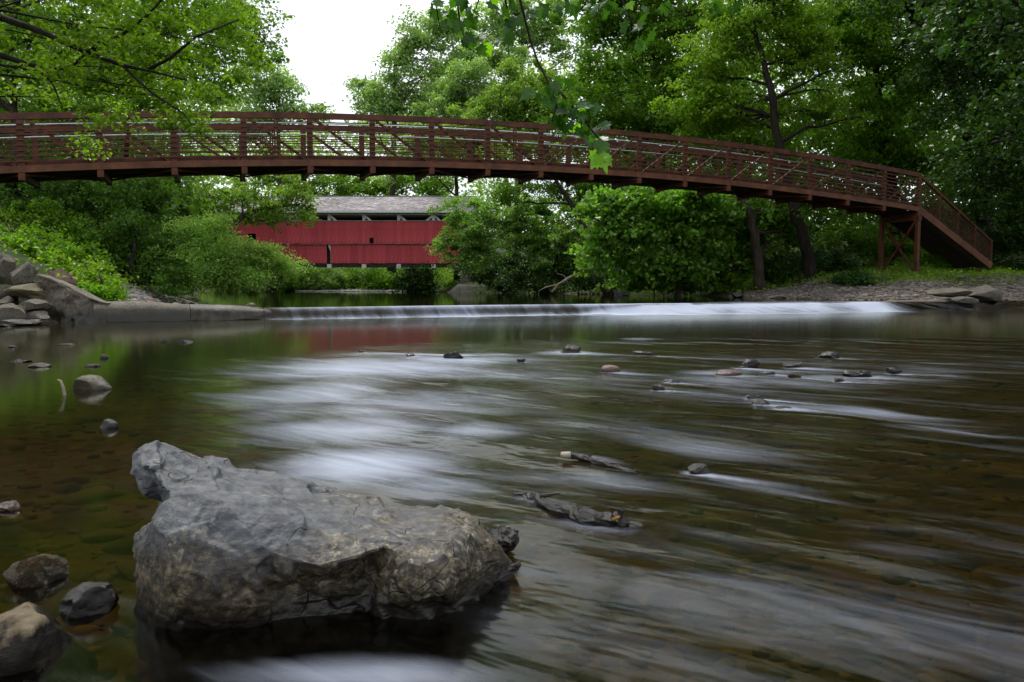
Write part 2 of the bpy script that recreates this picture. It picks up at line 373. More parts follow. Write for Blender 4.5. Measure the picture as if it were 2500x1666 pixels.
def axis(lims, steps):
    a = [lims[0]]
    for (hi, st) in zip(lims[1:], steps):
        n = max(1, int(round((hi - a[-1]) / st))); a += list(np.linspace(a[-1], hi, n + 1)[1:])
    return np.array(a)
xs = axis([-260, -60, -22, -4, 5, 26, 60, 260], [12, 2, .35, .2, .35, 2, 12])
ys = axis([-40, -8, 0, 8, 32, 80, 130, 420], [6, 1, .16, .3, .9, 4, 18])
GX, GY = np.meshgrid(xs, ys); GZ = ground_z(GX, GY)
me = np_mesh('ground', np.stack([GX, GY, GZ], -1), grid_faces(len(ys), len(xs)), 4)
def ground_mat():
    m, t, b = newmat('river_bank_soil'); v = coord(t)
    n = noisetex(t, v, .8, 7, .65)
    at = t.nodes.new('ShaderNodeAttribute'); at.attribute_name = 'gravel'
    at2 = t.nodes.new('ShaderNodeAttribute'); at2.attribute_name = 'bed'
    soil = ramp(t, n, [(.3, (.022, .030, .010)), (.55, (.035, .055, .014)), (.75, (.075, .065, .035))])
    vo = t.nodes.new('ShaderNodeTexVoronoi'); vo.inputs['Scale'].default_value = 11; t.links.new(v, vo.inputs['Vector'])
    g1 = noisetex(t, v, 14, 5, .7)
    grav = mixc(t, .5, ramp(t, vo.outputs['Color'], [(.2, (.06, .05, .04)), (.8, (.20, .17, .145))]), ramp(t, g1, [(.3, (.05, .042, .035)), (.7, (.22, .19, .165))]))
    vb = t.nodes.new('ShaderNodeTexVoronoi'); vb.inputs['Scale'].default_value = 7; t.links.new(v, vb.inputs['Vector'])
    bedc = mixc(t, .5, ramp(t, vb.outputs['Color'], [(.2, (.02, .016, .006)), (.8, (.10, .075, .024))]), ramp(t, noisetex(t, v, 3, 6), [(.35, (.02, .018, .006)), (.65, (.10, .08, .03))]))
    col = mixc(t, at.outputs['Fac'], soil, grav); col = mixc(t, at2.outputs['Fac'], col, bedc)
    t.links.new(col, b.inputs['Base Color']); b.inputs['Roughness'].default_value = .95; b.inputs['Specular IOR Level'].default_value = .15
    bump(t, b, vo.outputs['Distance'], .7, .03); return m
go = link('ground', me, ground_mat(), smooth=True); tag(go, kind='structure')
dd, _, _ = seg_dist(GX, GY, RIVER, True); ins = inside(GX, GY, RIVER)
lev_ = ss(-.6, .4, GY - np.interp(GX, WEIR[:, 0], WEIR[:, 1])) * .258
n_ = fbm(np.stack([GX * .4, GY * .4, GX * 0], -1).reshape(-1, 3), 3, 5).reshape(GX.shape)
grav = np.where((GX > 6) & (GY > 20) & (GY < 60), (1 - ss(3.2, 5.0, dd + n_ * 1.2)) * (1 - .8 * ss(34, 37, GY)), 1 - ss(.3, .9, dd + n_ * .4))
for nm, arr in (('gravel', grav), ('bed', (ins & (GZ < lev_ - .03)).astype(float))):
    a = me.attributes.new(nm, 'FLOAT', 'POINT'); a.data.foreach_set('value', arr.ravel().astype(np.float32))

# water sheet, upper pool, fall over the weir and lower pool
def weir_s(X, Y):
    d, al, sd_ = seg_dist(X, Y, WEIR)
    return np.where(Y > np.interp(X, WEIR[:, 0], WEIR[:, 1]), -d, d), al
wy = np.concatenate([-6 * np.linspace(1, 0, 8)[:-1], 1.0 * np.exp(np.linspace(0, math.log(14.0), 300)) - 1.0 + 0.0, axis([13, 19.6, 21.4, 24, 32, 40, 78], [.16, .045, .13, .4, .8, 1.6])[1:]])
wx = axis([-40, -14, -5, 5, 16, 30], [1.2, .14, .045, .12, 1.0])
WX, WY = np.meshgrid(wx, wy)
WY = WY + (np.interp(WX, WEIR[:, 0], WEIR[:, 1]) - 20.3) * ss(9, 19.6, WY) * (1 - ss(21.4, 36, WY))      # rows run along the weir
S, AL = weir_s(WX, WY)
dryw = 1 - ss(-6.3, -5.5, WX); low = ss(.0, 1, S / np.interp(WX, [2.0, 7.0], [.24, 1.3]))
lip = np.interp(WX, [-9, -4, 0, 8, 10, 16], [.0, .0, .02, .02, .0, -.0])
base = .258 * (1 - low) + np.where(S < 0, np.exp(-(S / .35) ** 2), np.exp(-(S / .12) ** 2)) * lip * .6
FA = math.radians(-34)                      # flow runs right and towards the near side
def flowc(X, Y, along, across, z=0.0):
    a = X * math.cos(FA) + Y * math.sin(FA); c = -X * math.sin(FA) + Y * math.cos(FA)
    return np.stack([a * along, c * across, np.full(X.shape, z)], -1).reshape(-1, 3)
turb = ss(-1.2, 1.0, WX - np.interp(WY, [1, 3, 8, 14], [-.2, -1.0, -2.6, 2.0])) * (1 - ss(8.5, 12, WY))
turb = np.maximum(turb, .35 * np.exp(-((S - 1.2) / 1.2) ** 2) * (WX > -6))
wav = (fbm(flowc(WX, WY, .9, 2.6), 3, 21) * .034 + fbm(flowc(WX, WY, 2.4, 6.0), 3, 31) * .010).reshape(WX.shape)
lump = np.maximum(fbm(np.stack([AL * 1.1, S * .8, S * 0], -1).reshape(-1, 3), 4, 61).reshape(WX.shape) + .25, 0)
WZ = base + wav * turb * (S > .3) + lump * .13 * np.exp(-((S - .62) / .38) ** 2) * ss(-1, 5, WX) * (1 - ss(11, 13, WX)) + np.where(S <= .3, 0, 0)

# stones standing in the stream: px, waterline y, half width px, half height px (survey photograph), material, label
ST = [
 (215, 952, 42, 24, 'rock_tan', 'smooth rounded tan stone standing in the still water at left', .75, .35),
 (262, 1046, 19, 13, 'rock_wet', 'small wet stone between the rounded tan stone and the big boulder', .8, .2),
 (10, 1248, 33, 17, 'rock_red', 'reddish stone cut by the left edge of the picture', .8, .2),
 (62, 1432, 92, 58, 'rock_moss', 'orange mossy rock at the lower left edge', .85, .3),
 (25, 849, 12, 5, 'rock_wet', 'tiny dark stone nearest the left edge in the calm water', .8, .2),
 (155, 844, 20, 4, 'rock_tan', 'thin flat tan stone just breaking the calm water at left', .8, .2),
 (402, 834, 14, 5, 'rock_grey', 'small brown stone in the green reflection, left one of two', .8, .2),
 (450, 837, 18, 4, 'rock_wet', 'small dark stone in the green reflection, right one of two', .8, .2),
 (90, 897, 22, 6, 'rock_tan', 'low pinkish tan stone behind the rounded tan stone', .8, .2),
 (45, 884, 26, 3, 'rock_wet', 'long low dark stone awash near the left edge', .8, .2),
 (222, 896, 16, 4, 'rock_grey', 'small grey stone awash just behind the rounded tan stone', .8, .2),
 (252, 876, 8, 6, 'rock_wet', 'tiny black stone tip further out behind the rounded tan stone', .8, .2),
 (882, 863, 8, 6, 'rock_wet', 'tiny black stone at the left end of the line of ripples', .8, .2),
 (1000, 871, 12, 5, 'rock_wet', 'tiny stone left of the black stone on the ripple line', .8, .2),
 (1108, 876, 23, 14, 'rock_wet', 'black pointed stone on the line of ripples', .8, .2),
 (1395, 862, 30, 14, 'rock_grey', 'pale speckled blocky stone at the head of the ripples', .8, .2),
 (1274, 884, 12, 4, 'rock_wet', 'tiny stone awash below the pale speckled stone', .8, .2),
 (1490, 910, 21, 12, 'rock_red', 'reddish rounded stone right of the white water', .8, .2),
 (1575, 866, 26, 3, 'rock_wet', 'flat stone awash upstream of the reddish rounded stone', .8, .2),
 (1838, 898, 20, 15, 'rock_wet', 'dark pointed stone topping the middle rock cluster', .8, .2),
 (1815, 906, 18, 8, 'rock_wet', 'dark stone below the pointed one in the middle cluster', .8, .2),
 (1782, 918, 28, 8, 'rock_red', 'pinkish stone with a round dark end in the middle cluster', .8, .2),
 (1880, 916, 18, 4, 'rock_wet', 'low flat stone just right of the pinkish stone', .8, .2),
 (1944, 896, 25, 7, 'rock_grey', 'pale elongated stone right of the middle cluster', .8, .2),
 (2030, 873, 30, 12, 'rock_wet', 'dark rough stone farthest out on the right side', .8, .2),
 (1942, 924, 17, 9, 'rock_moss', 'small mossy stone below the pale elongated stone', .8, .2),
 (2080, 919, 20, 9, 'rock_wet', 'dark stone, left one of a touching pair at right', .8, .2),
 (2118, 920, 22, 9, 'rock_wet', 'dark stone, right one of a touching pair at right', .8, .2),
 (2050, 934, 14, 8, 'rock_grey', 'small whitish stone just below the touching pair', .8, .2),
 (2186, 910, 18, 6, 'rock_wet', 'rounded stone under a lip of water at far right', .8, .2),
 (1642, 938, 19, 6, 'rock_wet', 'flat dark stone left of the middle, upper of two', .8, .2),
 (1610, 954, 17, 9, 'rock_grey', 'grey triangular stone left of the middle, lower of two', .8, .2),
 (1848, 978, 22, 7, 'rock_wet', 'flat dark stone behind the black pointed chip', .8, .2),
 (1862, 996, 20, 14, 'rock_wet', 'black pointed chip of stone with water trailing behind it', .8, .2),
 (1915, 1005, 24, 4, 'rock_grey', 'thin stone awash right of the black pointed chip', .8, .2),
 (1708, 1156, 30, 8, 'rock_wet', 'rippled stone awash right of the two driftwood logs', .8, .2),
 (2340, 726, 46, 16, 'rock_grey', 'flat broken slab lying on the gravel bar at right', .8, .2),
]
FOAM_AND_SKY = [  # survey-photograph x, y, half sizes (px), amount; all on the water surface; some patches paint sky reflection as white
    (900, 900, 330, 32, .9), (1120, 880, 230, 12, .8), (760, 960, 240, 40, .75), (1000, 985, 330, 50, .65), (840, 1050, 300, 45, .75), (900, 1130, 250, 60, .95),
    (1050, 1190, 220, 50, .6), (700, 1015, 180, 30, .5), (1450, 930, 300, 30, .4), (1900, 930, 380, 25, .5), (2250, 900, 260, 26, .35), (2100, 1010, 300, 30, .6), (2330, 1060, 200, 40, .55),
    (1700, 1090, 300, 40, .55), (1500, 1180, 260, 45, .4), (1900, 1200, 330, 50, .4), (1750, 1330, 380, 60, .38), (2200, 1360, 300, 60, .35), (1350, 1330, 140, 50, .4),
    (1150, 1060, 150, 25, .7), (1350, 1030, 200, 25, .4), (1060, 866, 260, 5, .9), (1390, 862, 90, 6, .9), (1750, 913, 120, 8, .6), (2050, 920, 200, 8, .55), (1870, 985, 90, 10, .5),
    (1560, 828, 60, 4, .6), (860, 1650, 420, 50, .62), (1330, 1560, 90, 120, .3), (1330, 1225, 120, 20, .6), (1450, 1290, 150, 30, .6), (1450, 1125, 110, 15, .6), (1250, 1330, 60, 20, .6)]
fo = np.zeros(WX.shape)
for q in ST:                                # white water trailing from stones in the current
    if q[0] < 800 or q[0] > 2300: continue
    c = Wp(q[0], q[1]); hw = q[2] / 1900 * c.y
    a = (WX - c.x) * math.cos(FA) + (WY - c.y) * math.sin(FA); b_ = -(WX - c.x) * math.sin(FA) + (WY - c.y) * math.cos(FA)
    wdt = hw * 1.1 + .10 * np.maximum(a, 0)
    fo = np.maximum(fo, .95 * np.exp(-(b_ / wdt) ** 2) * ss(-1.8 * hw - .05, -.2 * hw, a) * np.exp(-np.maximum(a, 0) / (hw * 5 + .25)))
for px, py, rx, ry, s in FOAM_AND_SKY:
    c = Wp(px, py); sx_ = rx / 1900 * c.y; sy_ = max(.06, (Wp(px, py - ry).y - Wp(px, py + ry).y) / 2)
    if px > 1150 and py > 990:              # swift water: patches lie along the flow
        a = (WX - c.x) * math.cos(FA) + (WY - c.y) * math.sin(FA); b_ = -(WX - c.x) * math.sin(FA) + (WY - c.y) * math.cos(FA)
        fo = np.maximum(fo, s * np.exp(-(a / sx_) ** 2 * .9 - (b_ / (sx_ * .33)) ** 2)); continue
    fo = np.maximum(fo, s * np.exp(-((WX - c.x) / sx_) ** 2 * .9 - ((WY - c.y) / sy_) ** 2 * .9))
wf = np.interp(WX, [-6.1, -5.2, -3.6, 0, 11.2, 12.6], [0, .6, .9, 1, 1, .25])
band = np.interp(WX, [-8, -2, 2, 6, 14], [.2, .45, 1.1, 2.6, 3.4])
fall = wf * (ss(-np.interp(WX, [-2, 5], [.34, .9]), .0, S) * (1 - ss(.30, .30 + band, S)) * 1.15)
fn = fbm(np.stack([AL * .9, S * 1.2, S * 0], -1).reshape(-1, 3), 4, 62).reshape(WX.shape); fv = fbm(np.stack([AL * 4.5, S * .4, S * 0], -1).reshape(-1, 3), 5, 63).reshape(WX.shape)
gap_ = np.exp(-((S - .30) / .10) ** 2) * (1 - ss(-1.0, 3.5, WX)) * .35 + np.exp(-((S - .12) / .05) ** 2) * .3
fall = fall * np.clip(1 - gap_ + fv * .12 * (1 - ss(0, 4, WX)) + fn * .55, 0, 1.1) - np.where(WX > 5, .5 * np.exp(-((S - .05) / .18) ** 2), 0)
fall = fall * (1 - .48 * np.exp(-((S - .13) / .08) ** 2) * (1 - ss(2, 6, WX)))
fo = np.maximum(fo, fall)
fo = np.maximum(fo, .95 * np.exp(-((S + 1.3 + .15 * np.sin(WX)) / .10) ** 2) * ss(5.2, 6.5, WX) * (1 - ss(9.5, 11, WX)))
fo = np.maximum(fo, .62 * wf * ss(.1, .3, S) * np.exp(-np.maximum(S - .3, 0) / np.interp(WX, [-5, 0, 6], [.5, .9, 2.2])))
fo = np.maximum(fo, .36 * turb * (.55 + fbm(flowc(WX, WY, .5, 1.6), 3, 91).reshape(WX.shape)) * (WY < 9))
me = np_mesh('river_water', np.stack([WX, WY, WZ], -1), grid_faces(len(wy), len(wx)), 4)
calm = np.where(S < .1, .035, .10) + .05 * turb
for nm, arr in (('foam_and_sky', fo), ('turb', turb), ('sheen', calm)):
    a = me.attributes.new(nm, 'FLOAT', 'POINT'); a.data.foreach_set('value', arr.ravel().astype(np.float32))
def water_mat():
    m, t, b = newmat('stream_water'); t.nodes.remove(b)
    at = t.nodes.new('ShaderNodeAttribute'); at.attribute_name = 'foam_and_sky'; tu = t.nodes.new('ShaderNodeAttribute'); tu.attribute_name = 'turb'
    def fc(sc): # streaks along the flow
        c = coord(t, (1, 1, 1), (0, 0, -FA)); m2 = t.nodes.new('ShaderNodeMapping'); m2.inputs['Scale'].default_value = sc
        t.links.new(c, m2.inputs[0]); return m2.outputs[0]
    s1 = noisetex(t, fc((.9, 3.6, 1)), 1.0, 4, .55, 1.0); s2 = noisetex(t, fc((3.2, 20, 1)), 1.0, 4, .6, .8)
    s = mixc(t, .18, s1, s2); s = mixc(t, .35, s, (.5, .5, .5))
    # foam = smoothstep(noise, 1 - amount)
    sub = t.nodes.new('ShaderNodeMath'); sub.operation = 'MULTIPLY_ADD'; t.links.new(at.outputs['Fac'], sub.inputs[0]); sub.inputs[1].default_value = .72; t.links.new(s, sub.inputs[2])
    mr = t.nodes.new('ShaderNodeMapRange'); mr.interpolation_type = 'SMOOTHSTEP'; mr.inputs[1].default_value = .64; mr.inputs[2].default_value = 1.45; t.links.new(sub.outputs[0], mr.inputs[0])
    # bump: long soft ripples
    bh = mixc(t, .25, noisetex(t, fc((1.4, 4, 1)), 1.0, 3, .5, .5), noisetex(t, fc((4, 12, 1)), 1.0, 2, .5))
    bp = t.nodes.new('ShaderNodeBump'); bp.inputs['Distance'].default_value = .03; t.links.new(bh, bp.inputs['Height'])
    bs = t.nodes.new('ShaderNodeMapRange'); bs.inputs[3].default_value = .06; bs.inputs[4].default_value = .8; t.links.new(tu.outputs['Fac'], bs.inputs[0]); t.links.new(bs.outputs[0], bp.inputs['Strength'])
    fr = t.nodes.new('ShaderNodeFresnel'); fr.inputs[0].default_value = 1.36; t.links.new(bp.outputs[0], fr.inputs['Normal'])
    gl = t.nodes.new('ShaderNodeBsdfGlossy'); t.links.new(bp.outputs[0], gl.inputs['Normal'])
    rr = t.nodes.new('ShaderNodeAttribute'); rr.attribute_name = 'sheen'; t.links.new(rr.outputs['Fac'], gl.inputs['Roughness'])
    gl.inputs[0].default_value = (.88, .90, .80, 1)
    tp = t.nodes.new('ShaderNodeBsdfTransparent'); tp.inputs[0].default_value = (.50, .40, .19, 1)
    mix = t.nodes.new('ShaderNodeMixShader'); t.links.new(fr.outputs[0], mix.inputs[0]); t.links.new(tp.outputs[0], mix.inputs[1]); t.links.new(gl.outputs[0], mix.inputs[2])
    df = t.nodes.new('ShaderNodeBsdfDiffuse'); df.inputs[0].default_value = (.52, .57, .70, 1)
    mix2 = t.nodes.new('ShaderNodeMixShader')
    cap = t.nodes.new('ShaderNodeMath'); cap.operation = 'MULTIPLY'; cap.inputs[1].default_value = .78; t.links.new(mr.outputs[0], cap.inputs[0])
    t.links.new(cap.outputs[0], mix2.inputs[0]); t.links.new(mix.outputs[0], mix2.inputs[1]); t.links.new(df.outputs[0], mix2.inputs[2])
    t.links.new(mix2.outputs[0], t.nodes['Material Output'].inputs[0]); return m
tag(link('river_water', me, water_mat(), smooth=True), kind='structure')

# ------------------------------------------------------------------ covered bridge (far)
CBY = 60.0
def cbx(px): return ray(px, 600)[0] * CBY
def cbz(py, Y=CBY): return H + ray(1250, py)[1] * Y
zs_top, zs_mid, zs_bot, z_eave, z_ridge = cbz(540), cbz(595), cbz(643), cbz(521), cbz(481, CBY + 2.7)
XL, XR = -34.0, cbx(1162)
cb = thing('covered_bridge', (XL / 2 + XR / 2, CBY + 2.4, .2), 'old red covered timber bridge with grey shingle roof behind the bushes', 'covered bridge')
YF, YB = CBY, CBY + 5.0
board_w = .30
bm_up = MB().box((0, 0, 0), (board_w - .008, .03, zs_top - zs_mid)); bm_lo = MB().box((0, 0, 0), (board_w - .008, .03, zs_mid - zs_bot - .03))
mesh_up = bpy.data.meshes.new('siding_board'); mesh_up.from_pydata(bm_up.v, [], bm_up.f); mesh_up.materials.append(M['red_paint'])
mesh_lo = bpy.data.meshes.new('siding_board_low'); mesh_lo.from_pydata(bm_lo.v, [], bm_lo.f); mesh_lo.materials.append(M['red_paint'])
cbo = cb.location
x = XL; k = 0
gap_lo = cbx(805); gap_up = cbx(909)
XE = cbx(1120)
while x < XE:
    up = not (abs(x + .15 - cbx(616)) < .3)
    lo = not (abs(x + .12 - gap_lo) < .17)
    for ok, me_, z0, pr in ((up, mesh_up, zs_mid, -.03), (lo, mesh_lo, zs_bot, 0)):
        if not ok: continue
        o = bpy.data.objects.new('siding_board', me_); COL.objects.link(o); o.parent = cb
        jz = random.uniform(-.025, .02)
        o.location = (x - cbo.x, YF + pr + random.uniform(-.012, .012) - cbo.y, z0 + jz - cbo.z)
        if me_ is mesh_up and abs(x + .15 - gap_up) < .16:
            o.location.z += .42; o.scale.z = .72
    x += board_w; k += 1
# near siding short piece above the missing board
short = MB().box((cbx(616) - .5, YF - .03, zs_mid + .75), (cbx(616) + .5, YF, zs_top)); build('siding_board', short, M['red_paint'], cb)
# seam batten, sill, inner dark lining, floor, far wall, roof
sag = [(xx, YF - .065, zs_mid - .02 - .05 * math.exp(-((xx - cbx(760)) / 2.0) ** 2)) for xx in np.linspace(XL, XE, 40)]
build('seam_batten', MB().path(sag, .05, .07), simple('batten_red', (.16, .05, .05), (.30, .14, .13), 3), cb)
build('sill_cap', MB().box((XL, YF - .08, zs_top - .02), (XE, YF + .12, zs_top + .05)), M['grey_wood'], cb)
build('bottom_beam', MB().box((XL, YF + .05, zs_bot - .32), (XE + 1.5, YF + .35, zs_bot - .02)), M['dark_wood'], cb)
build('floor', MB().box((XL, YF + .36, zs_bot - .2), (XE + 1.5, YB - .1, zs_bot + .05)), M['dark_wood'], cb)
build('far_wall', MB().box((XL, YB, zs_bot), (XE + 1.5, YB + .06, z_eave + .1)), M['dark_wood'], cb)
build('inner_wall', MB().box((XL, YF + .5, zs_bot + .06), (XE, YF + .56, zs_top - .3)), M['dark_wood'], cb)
build('end_wall', MB().box((XE + .05, YF + .02, zs_bot - .6), (XR - .6, YF + .3, z_eave - .05)), simple('dark_brown_wall', (.05, .035, .032), (.10, .07, .065), 2), cb)  # darker brown than the siding
build('eave_beam', MB().box((XL, YF - .02, z_eave - .14), (XR - .4, YF + .16, z_eave + .02)), M['white_wood'], cb)
px = 636.0 - 85.0 * 4
while px < 1150:
    xx = cbx(px)
    build('post', MB().box((xx - .11, YF + .03, zs_top - .5), (xx + .11, YF + .2, z_eave - .14)), M['white_wood'], cb, (xx, YF, zs_top))
    for sgn in (-1, 1):
        if (px > 640 and px < 660) or (sgn < 0 and 780 < px < 1000): continue
        build('knee_brace', MB().bar((xx + sgn * .62, YF + .09, zs_top - .05), (xx + sgn * .08, YF + .09, z_eave - .2), .08, .15), M['white_wood'], cb, (xx, YF, zs_top))
    build('beam_end', MB().box((xx - .16, YF - .2, zs_bot - .38), (xx + .16, YF + .04, zs_bot - .08)), M['white_wood'], cb, (xx, YF, zs_bot))
    px += 84.7
# truss showing through the missing lower board
build('truss_brace', MB().bar((gap_lo - .1, YF + .12, zs_mid - .1), (gap_lo + .25, YF + .12, zs_bot + .6), .08, .14), M['white_wood'], cb)
build('truss_post', MB().box((gap_lo + .02, YF + .1, zs_bot), (gap_lo + .14, YF + .2, zs_mid)), M['white_wood'], cb)
# roof: two slopes with shingle courses
yr = YF + 2.55; roof_e = z_eave + .14
rf = MB()
for (ya, yb) in ((YF - .45, yr), (YB + .55, yr)):
    rf.add([(XL, ya, roof_e - .1), (XR, ya, roof_e - .1), (XR, yb, z_ridge - .06), (XL, yb, z_ridge - .06), (XL, ya, roof_e - .02), (XR, ya, roof_e - .02), (XR, yb, z_ridge), (XL, yb, z_ridge)],
           [(0, 1, 2, 3), (4, 5, 6, 7), (0, 1, 5, 4), (1, 2, 6, 5), (3, 0, 4, 7)])
roof = build('roof', rf, M['grey_wood'], cb)
sh = MB(); nrow = 15
for side_ in (0,):
    for r_ in range(nrow):
        t0, t1 = r_ / nrow, (r_ + 1.15) / nrow
        y0, y1 = YF - .47 + (yr - YF + .47) * t0, YF - .47 + (yr - YF + .47) * min(t1, 1); z0, z1 = roof_e + (z_ridge - roof_e) * t0, roof_e + (z_ridge - roof_e) * min(t1, 1)
        x = XL
        while x < XR - .05:
            wd = random.uniform(.14, .28); x2 = min(x + wd, XR); lift = random.uniform(.02, .05); dy = random.uniform(-.03, .03)
            sh.add([(x, y0 + dy, z0 + lift), (x2 - .008, y0 + dy, z0 + lift), (x2 - .008, y1, z1 + .012), (x, y1, z1 + .012), (x, y0 + dy, z0), (x2 - .008, y0 + dy, z0)], [(0, 1, 2, 3), (4, 5, 1, 0)])
            x = x2
def shingle_mat():
    m, t, b = newmat('shingles_mixed'); g = t.nodes.new('ShaderNodeNewGeometry')
    c = ramp(t, g.outputs['Random Per Island'], [(0, (.16, .14, .14)), (.5, (.30, .275, .275)), (1, (.5, .47, .46))])
    n = noisetex(t, coord(t, (.6, 1, 1)), .8, 6, .7); c2 = ramp(t, n, [(.4, (.22, .19, .19)), (.6, (.52, .48, .475))]); c = mixc(t, .5, c, c2)
    t.links.new(c, b.inputs['Base Color']); b.inputs['Roughness'].default_value = .95; b.inputs['Specular IOR Level'].default_value = .15; return m
tag(build('shingles', sh, shingle_mat(), roof), kind='stuff')
build('fascia', MB().box((XL, YF - .53, roof_e - .14), (XR, YF - .49, roof_e + .02)), M['white_wood'], roof)
build('ridge_cap', MB().box((XL, yr - .1, z_ridge), (XR, yr + .1, z_ridge + .05)), M['grey_wood'], roof)

# pier and abutment of stone
def stone_block_wall(name, label, cat, x0, x1, y0, y1, z0, z1, batter=.0):
    t = thing(name, ((x0 + x1) / 2, (y0 + y1) / 2, z0), label, cat)
    build('core', MB().box((x0 + .08, y0 + .08, z0), (x1 - .08, y1 - .08, z1 - .04)), M['dark_wood'], t)
    z = z0
    while z < z1 - .05:
        h = min(random.uniform(.22, .34), z1 - z); x = x0 + random.uniform(-.05, .05)
        while x < x1 - .05:
            wd = min(random.uniform(.35, .7), x1 - x); j = random.uniform(0, .05)
            build('stone', MB().box((x, y0 - j, z), (x + wd - .03, y0 + .15, z + h - .03)), M['stone_wall'], t, (x, y0, z))
            x += wd
        z += h
    return t
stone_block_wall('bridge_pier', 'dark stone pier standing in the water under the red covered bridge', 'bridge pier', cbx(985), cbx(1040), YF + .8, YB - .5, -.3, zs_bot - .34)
stone_block_wall('bridge_abutment', 'stone abutment under the right end of the red covered bridge', 'abutment', cbx(1125), cbx(1215), YF - .1, YB, -.3, zs_bot - .1)
sl = thing('stone_footing', tuple(Wp(1160, 712, .258)), 'low grey stone slab at the waterline below the right end of the covered bridge', 'stone slab')
lx0, lx1, ly = cbx(1090), cbx(1185), 57.5
build('slab', MB().add([(lx0, ly, .1), (lx1 + .4, ly, .1), (lx1 + .4, ly + 1.5, .1), (lx0, ly + 1.5, .1), (lx0 + .9, ly + .3, .75), (lx1, ly + .3, .68), (lx1, ly + 1.5, .9), (lx0 + .9, ly + 1.5, .9)],
      [(0, 3, 2, 1), (4, 5, 6, 7), (0, 1, 5, 4), (1, 2, 6, 5), (2, 3, 7, 6), (3, 0, 4, 7)]), M['stone_wall'], sl)

# ------------------------------------------------------------------ footbridge
BX0, BA, BY0, BB = -13.6646, 1.8333, 21.9762, .6973
TH = 1.52                                   # truss height
def zb(i): return 3.9111 + .19723 * i - .01146 * i * i
ud = Vector((BA, BB, 0)).normalized(); un = Vector((-ud.y, ud.x, 0)); BW = 1.95
def bp(i, off=0.0, z=0.0): return Vector((BX0 + BA * i, BY0 + BB * i, zb(i) + z)) + un * off
I0, I1 = -6, 17
fb = thing('footbridge', tuple(Vector((bp(8.6).x, bp(8.6).y, 0.3))), 'arched rust brown steel footbridge with railings crossing over the stream', 'footbridge')
idx = np.arange(I0, I1 + 1)
fine = np.arange(I0, I1 + .01, .25)
postm = MB().box((-.085, -.05, -.22), (.085, .05, TH - .02))
a_ = math.atan2(ud.y, ud.x)
pm = bpy.data.meshes.new('post'); pm.from_pydata(postm.v, [], postm.f); pm.materials.append(M['rust_steel'])
for off, nm in ((0, 'near'), (BW, 'far')):
    build('top_chord', MB().path([bp(i, off, TH + .02) for i in fine], .12, .18), M['rust_steel'], fb)
    build('bottom_chord', MB().path([bp(i, off, .09) for i in fine], .12, .19), M['rust_chord'], fb)
    for i in idx:
        o = bpy.data.objects.new('post', pm); COL.objects.link(o); o.parent = fb; o.rotation_euler = (0, 0, a_)
        o.location = bp(i, off + (.004 if off == 0 else -.004)) - fb.location
    for i in range(I0, I1):
        a, b = ((i + .07, TH - .08), (i + .93, .2)) if i < 8 else ((i + .07, .2), (i + .93, TH - .08))
        rr_ = .075 if i < 8 else .06
        build('diagonal_brace', MB().bar(bp(a[0], off, a[1]), bp(b[0], off, b[1]), rr_, rr_), M['rust_steel'], fb, bp(i + .5, off))
    inn = .075 if off == 0 else -.075
    face = -.082 if off == 0 else .082
    for r_ in range(8):
        z = .30 + r_ * .147
        build('safety_rail', MB().path([bp(i, off + face, z) for i in fine], .02, .034), M['rust_steel'], fb)
    build('toe_plate', MB().path([bp(i, off + inn * 1.3, .26) for i in fine], .015, .10), M['rust_steel'], fb)
# galvanised hand rails on the walkway side of the far truss, one above the chord, one lower
for z in (TH + .135, TH - .235):
    build('handrail', MB().tube([bp(i, BW - .16, z) for i in fine], .024, 8), M['galv'], fb, smooth=True)
build('deck', MB().path([bp(i, BW / 2, .13) for i in fine], BW - .16, .05), M['deckwood'], fb)
for i in idx:
    fbm_ = MB().bar(bp(i, -.05, -.11), bp(i, BW + .05, -.11), .13, .15, Vector((0, 0, 1)))
    build('floor_beam', fbm_, M['rust_steel'], fb, bp(i))
for i in range(I0, I1):
    s_ = (0.02, BW - .02) if i % 2 == 0 else (BW - .02, 0.02)
    build('wind_brace', MB().bar(bp(i + .03, s_[0], -.07), bp(i + .97, s_[1], -.07), .05, .05), M['rust_steel'], fb, bp(i + .5))
for st in (.3, .7):
    build('stringer', MB().path([bp(i, BW * st, .02) for i in fine], .08, .14), M['deckwood'], fb)
for i in (3.48, 7.5, 12.5):
    for off in (-.03, BW + .03):
        for e in (-.02, .02):
            build('splice_plate', MB().bar(bp(i + e, off, .0), bp(i + e, off, TH), .012, .05, ud), M['rust_steel'], fb, bp(i, off))
# stair at the right end
zg = gz(bp(19.4, 1).x, bp(19.4, 1).y)
SL = 2.34
def sp(t, off=0, z=0): # t 0..1 down the stair
    p = bp(17, off); e = p + ud * (t * SL * 1.961 * .98); e.z = p.z + (zg + .0 - p.z) * t + z; return e
for off in (0, BW):
    build('stair_stringer', MB().path([sp(0, off, .10), sp(1.0, off, .10)], .10, .30), M['rust_chord'], fb)
    build('stair_top_rail', MB().path([sp(0, off, TH + .02), sp(1.0, off, TH - .35)], .10, .10), M['rust_steel'], fb)
    for t in (.27, .52, .76, .99):
        build('stair_post', MB().bar(sp(t, off, .2), sp(t, off, TH - .1 - .25 * t), .08, .08, ud), M['rust_steel'], fb, sp(t, off))
    for r_ in range(8):
        z = .34 + r_ * .135
        build('stair_rail', MB().path([sp(0.01, off - .05, z), sp(1, off - .05, z - .04 * r_)], .02, .03), M['rust_steel'], fb)
nst = 18
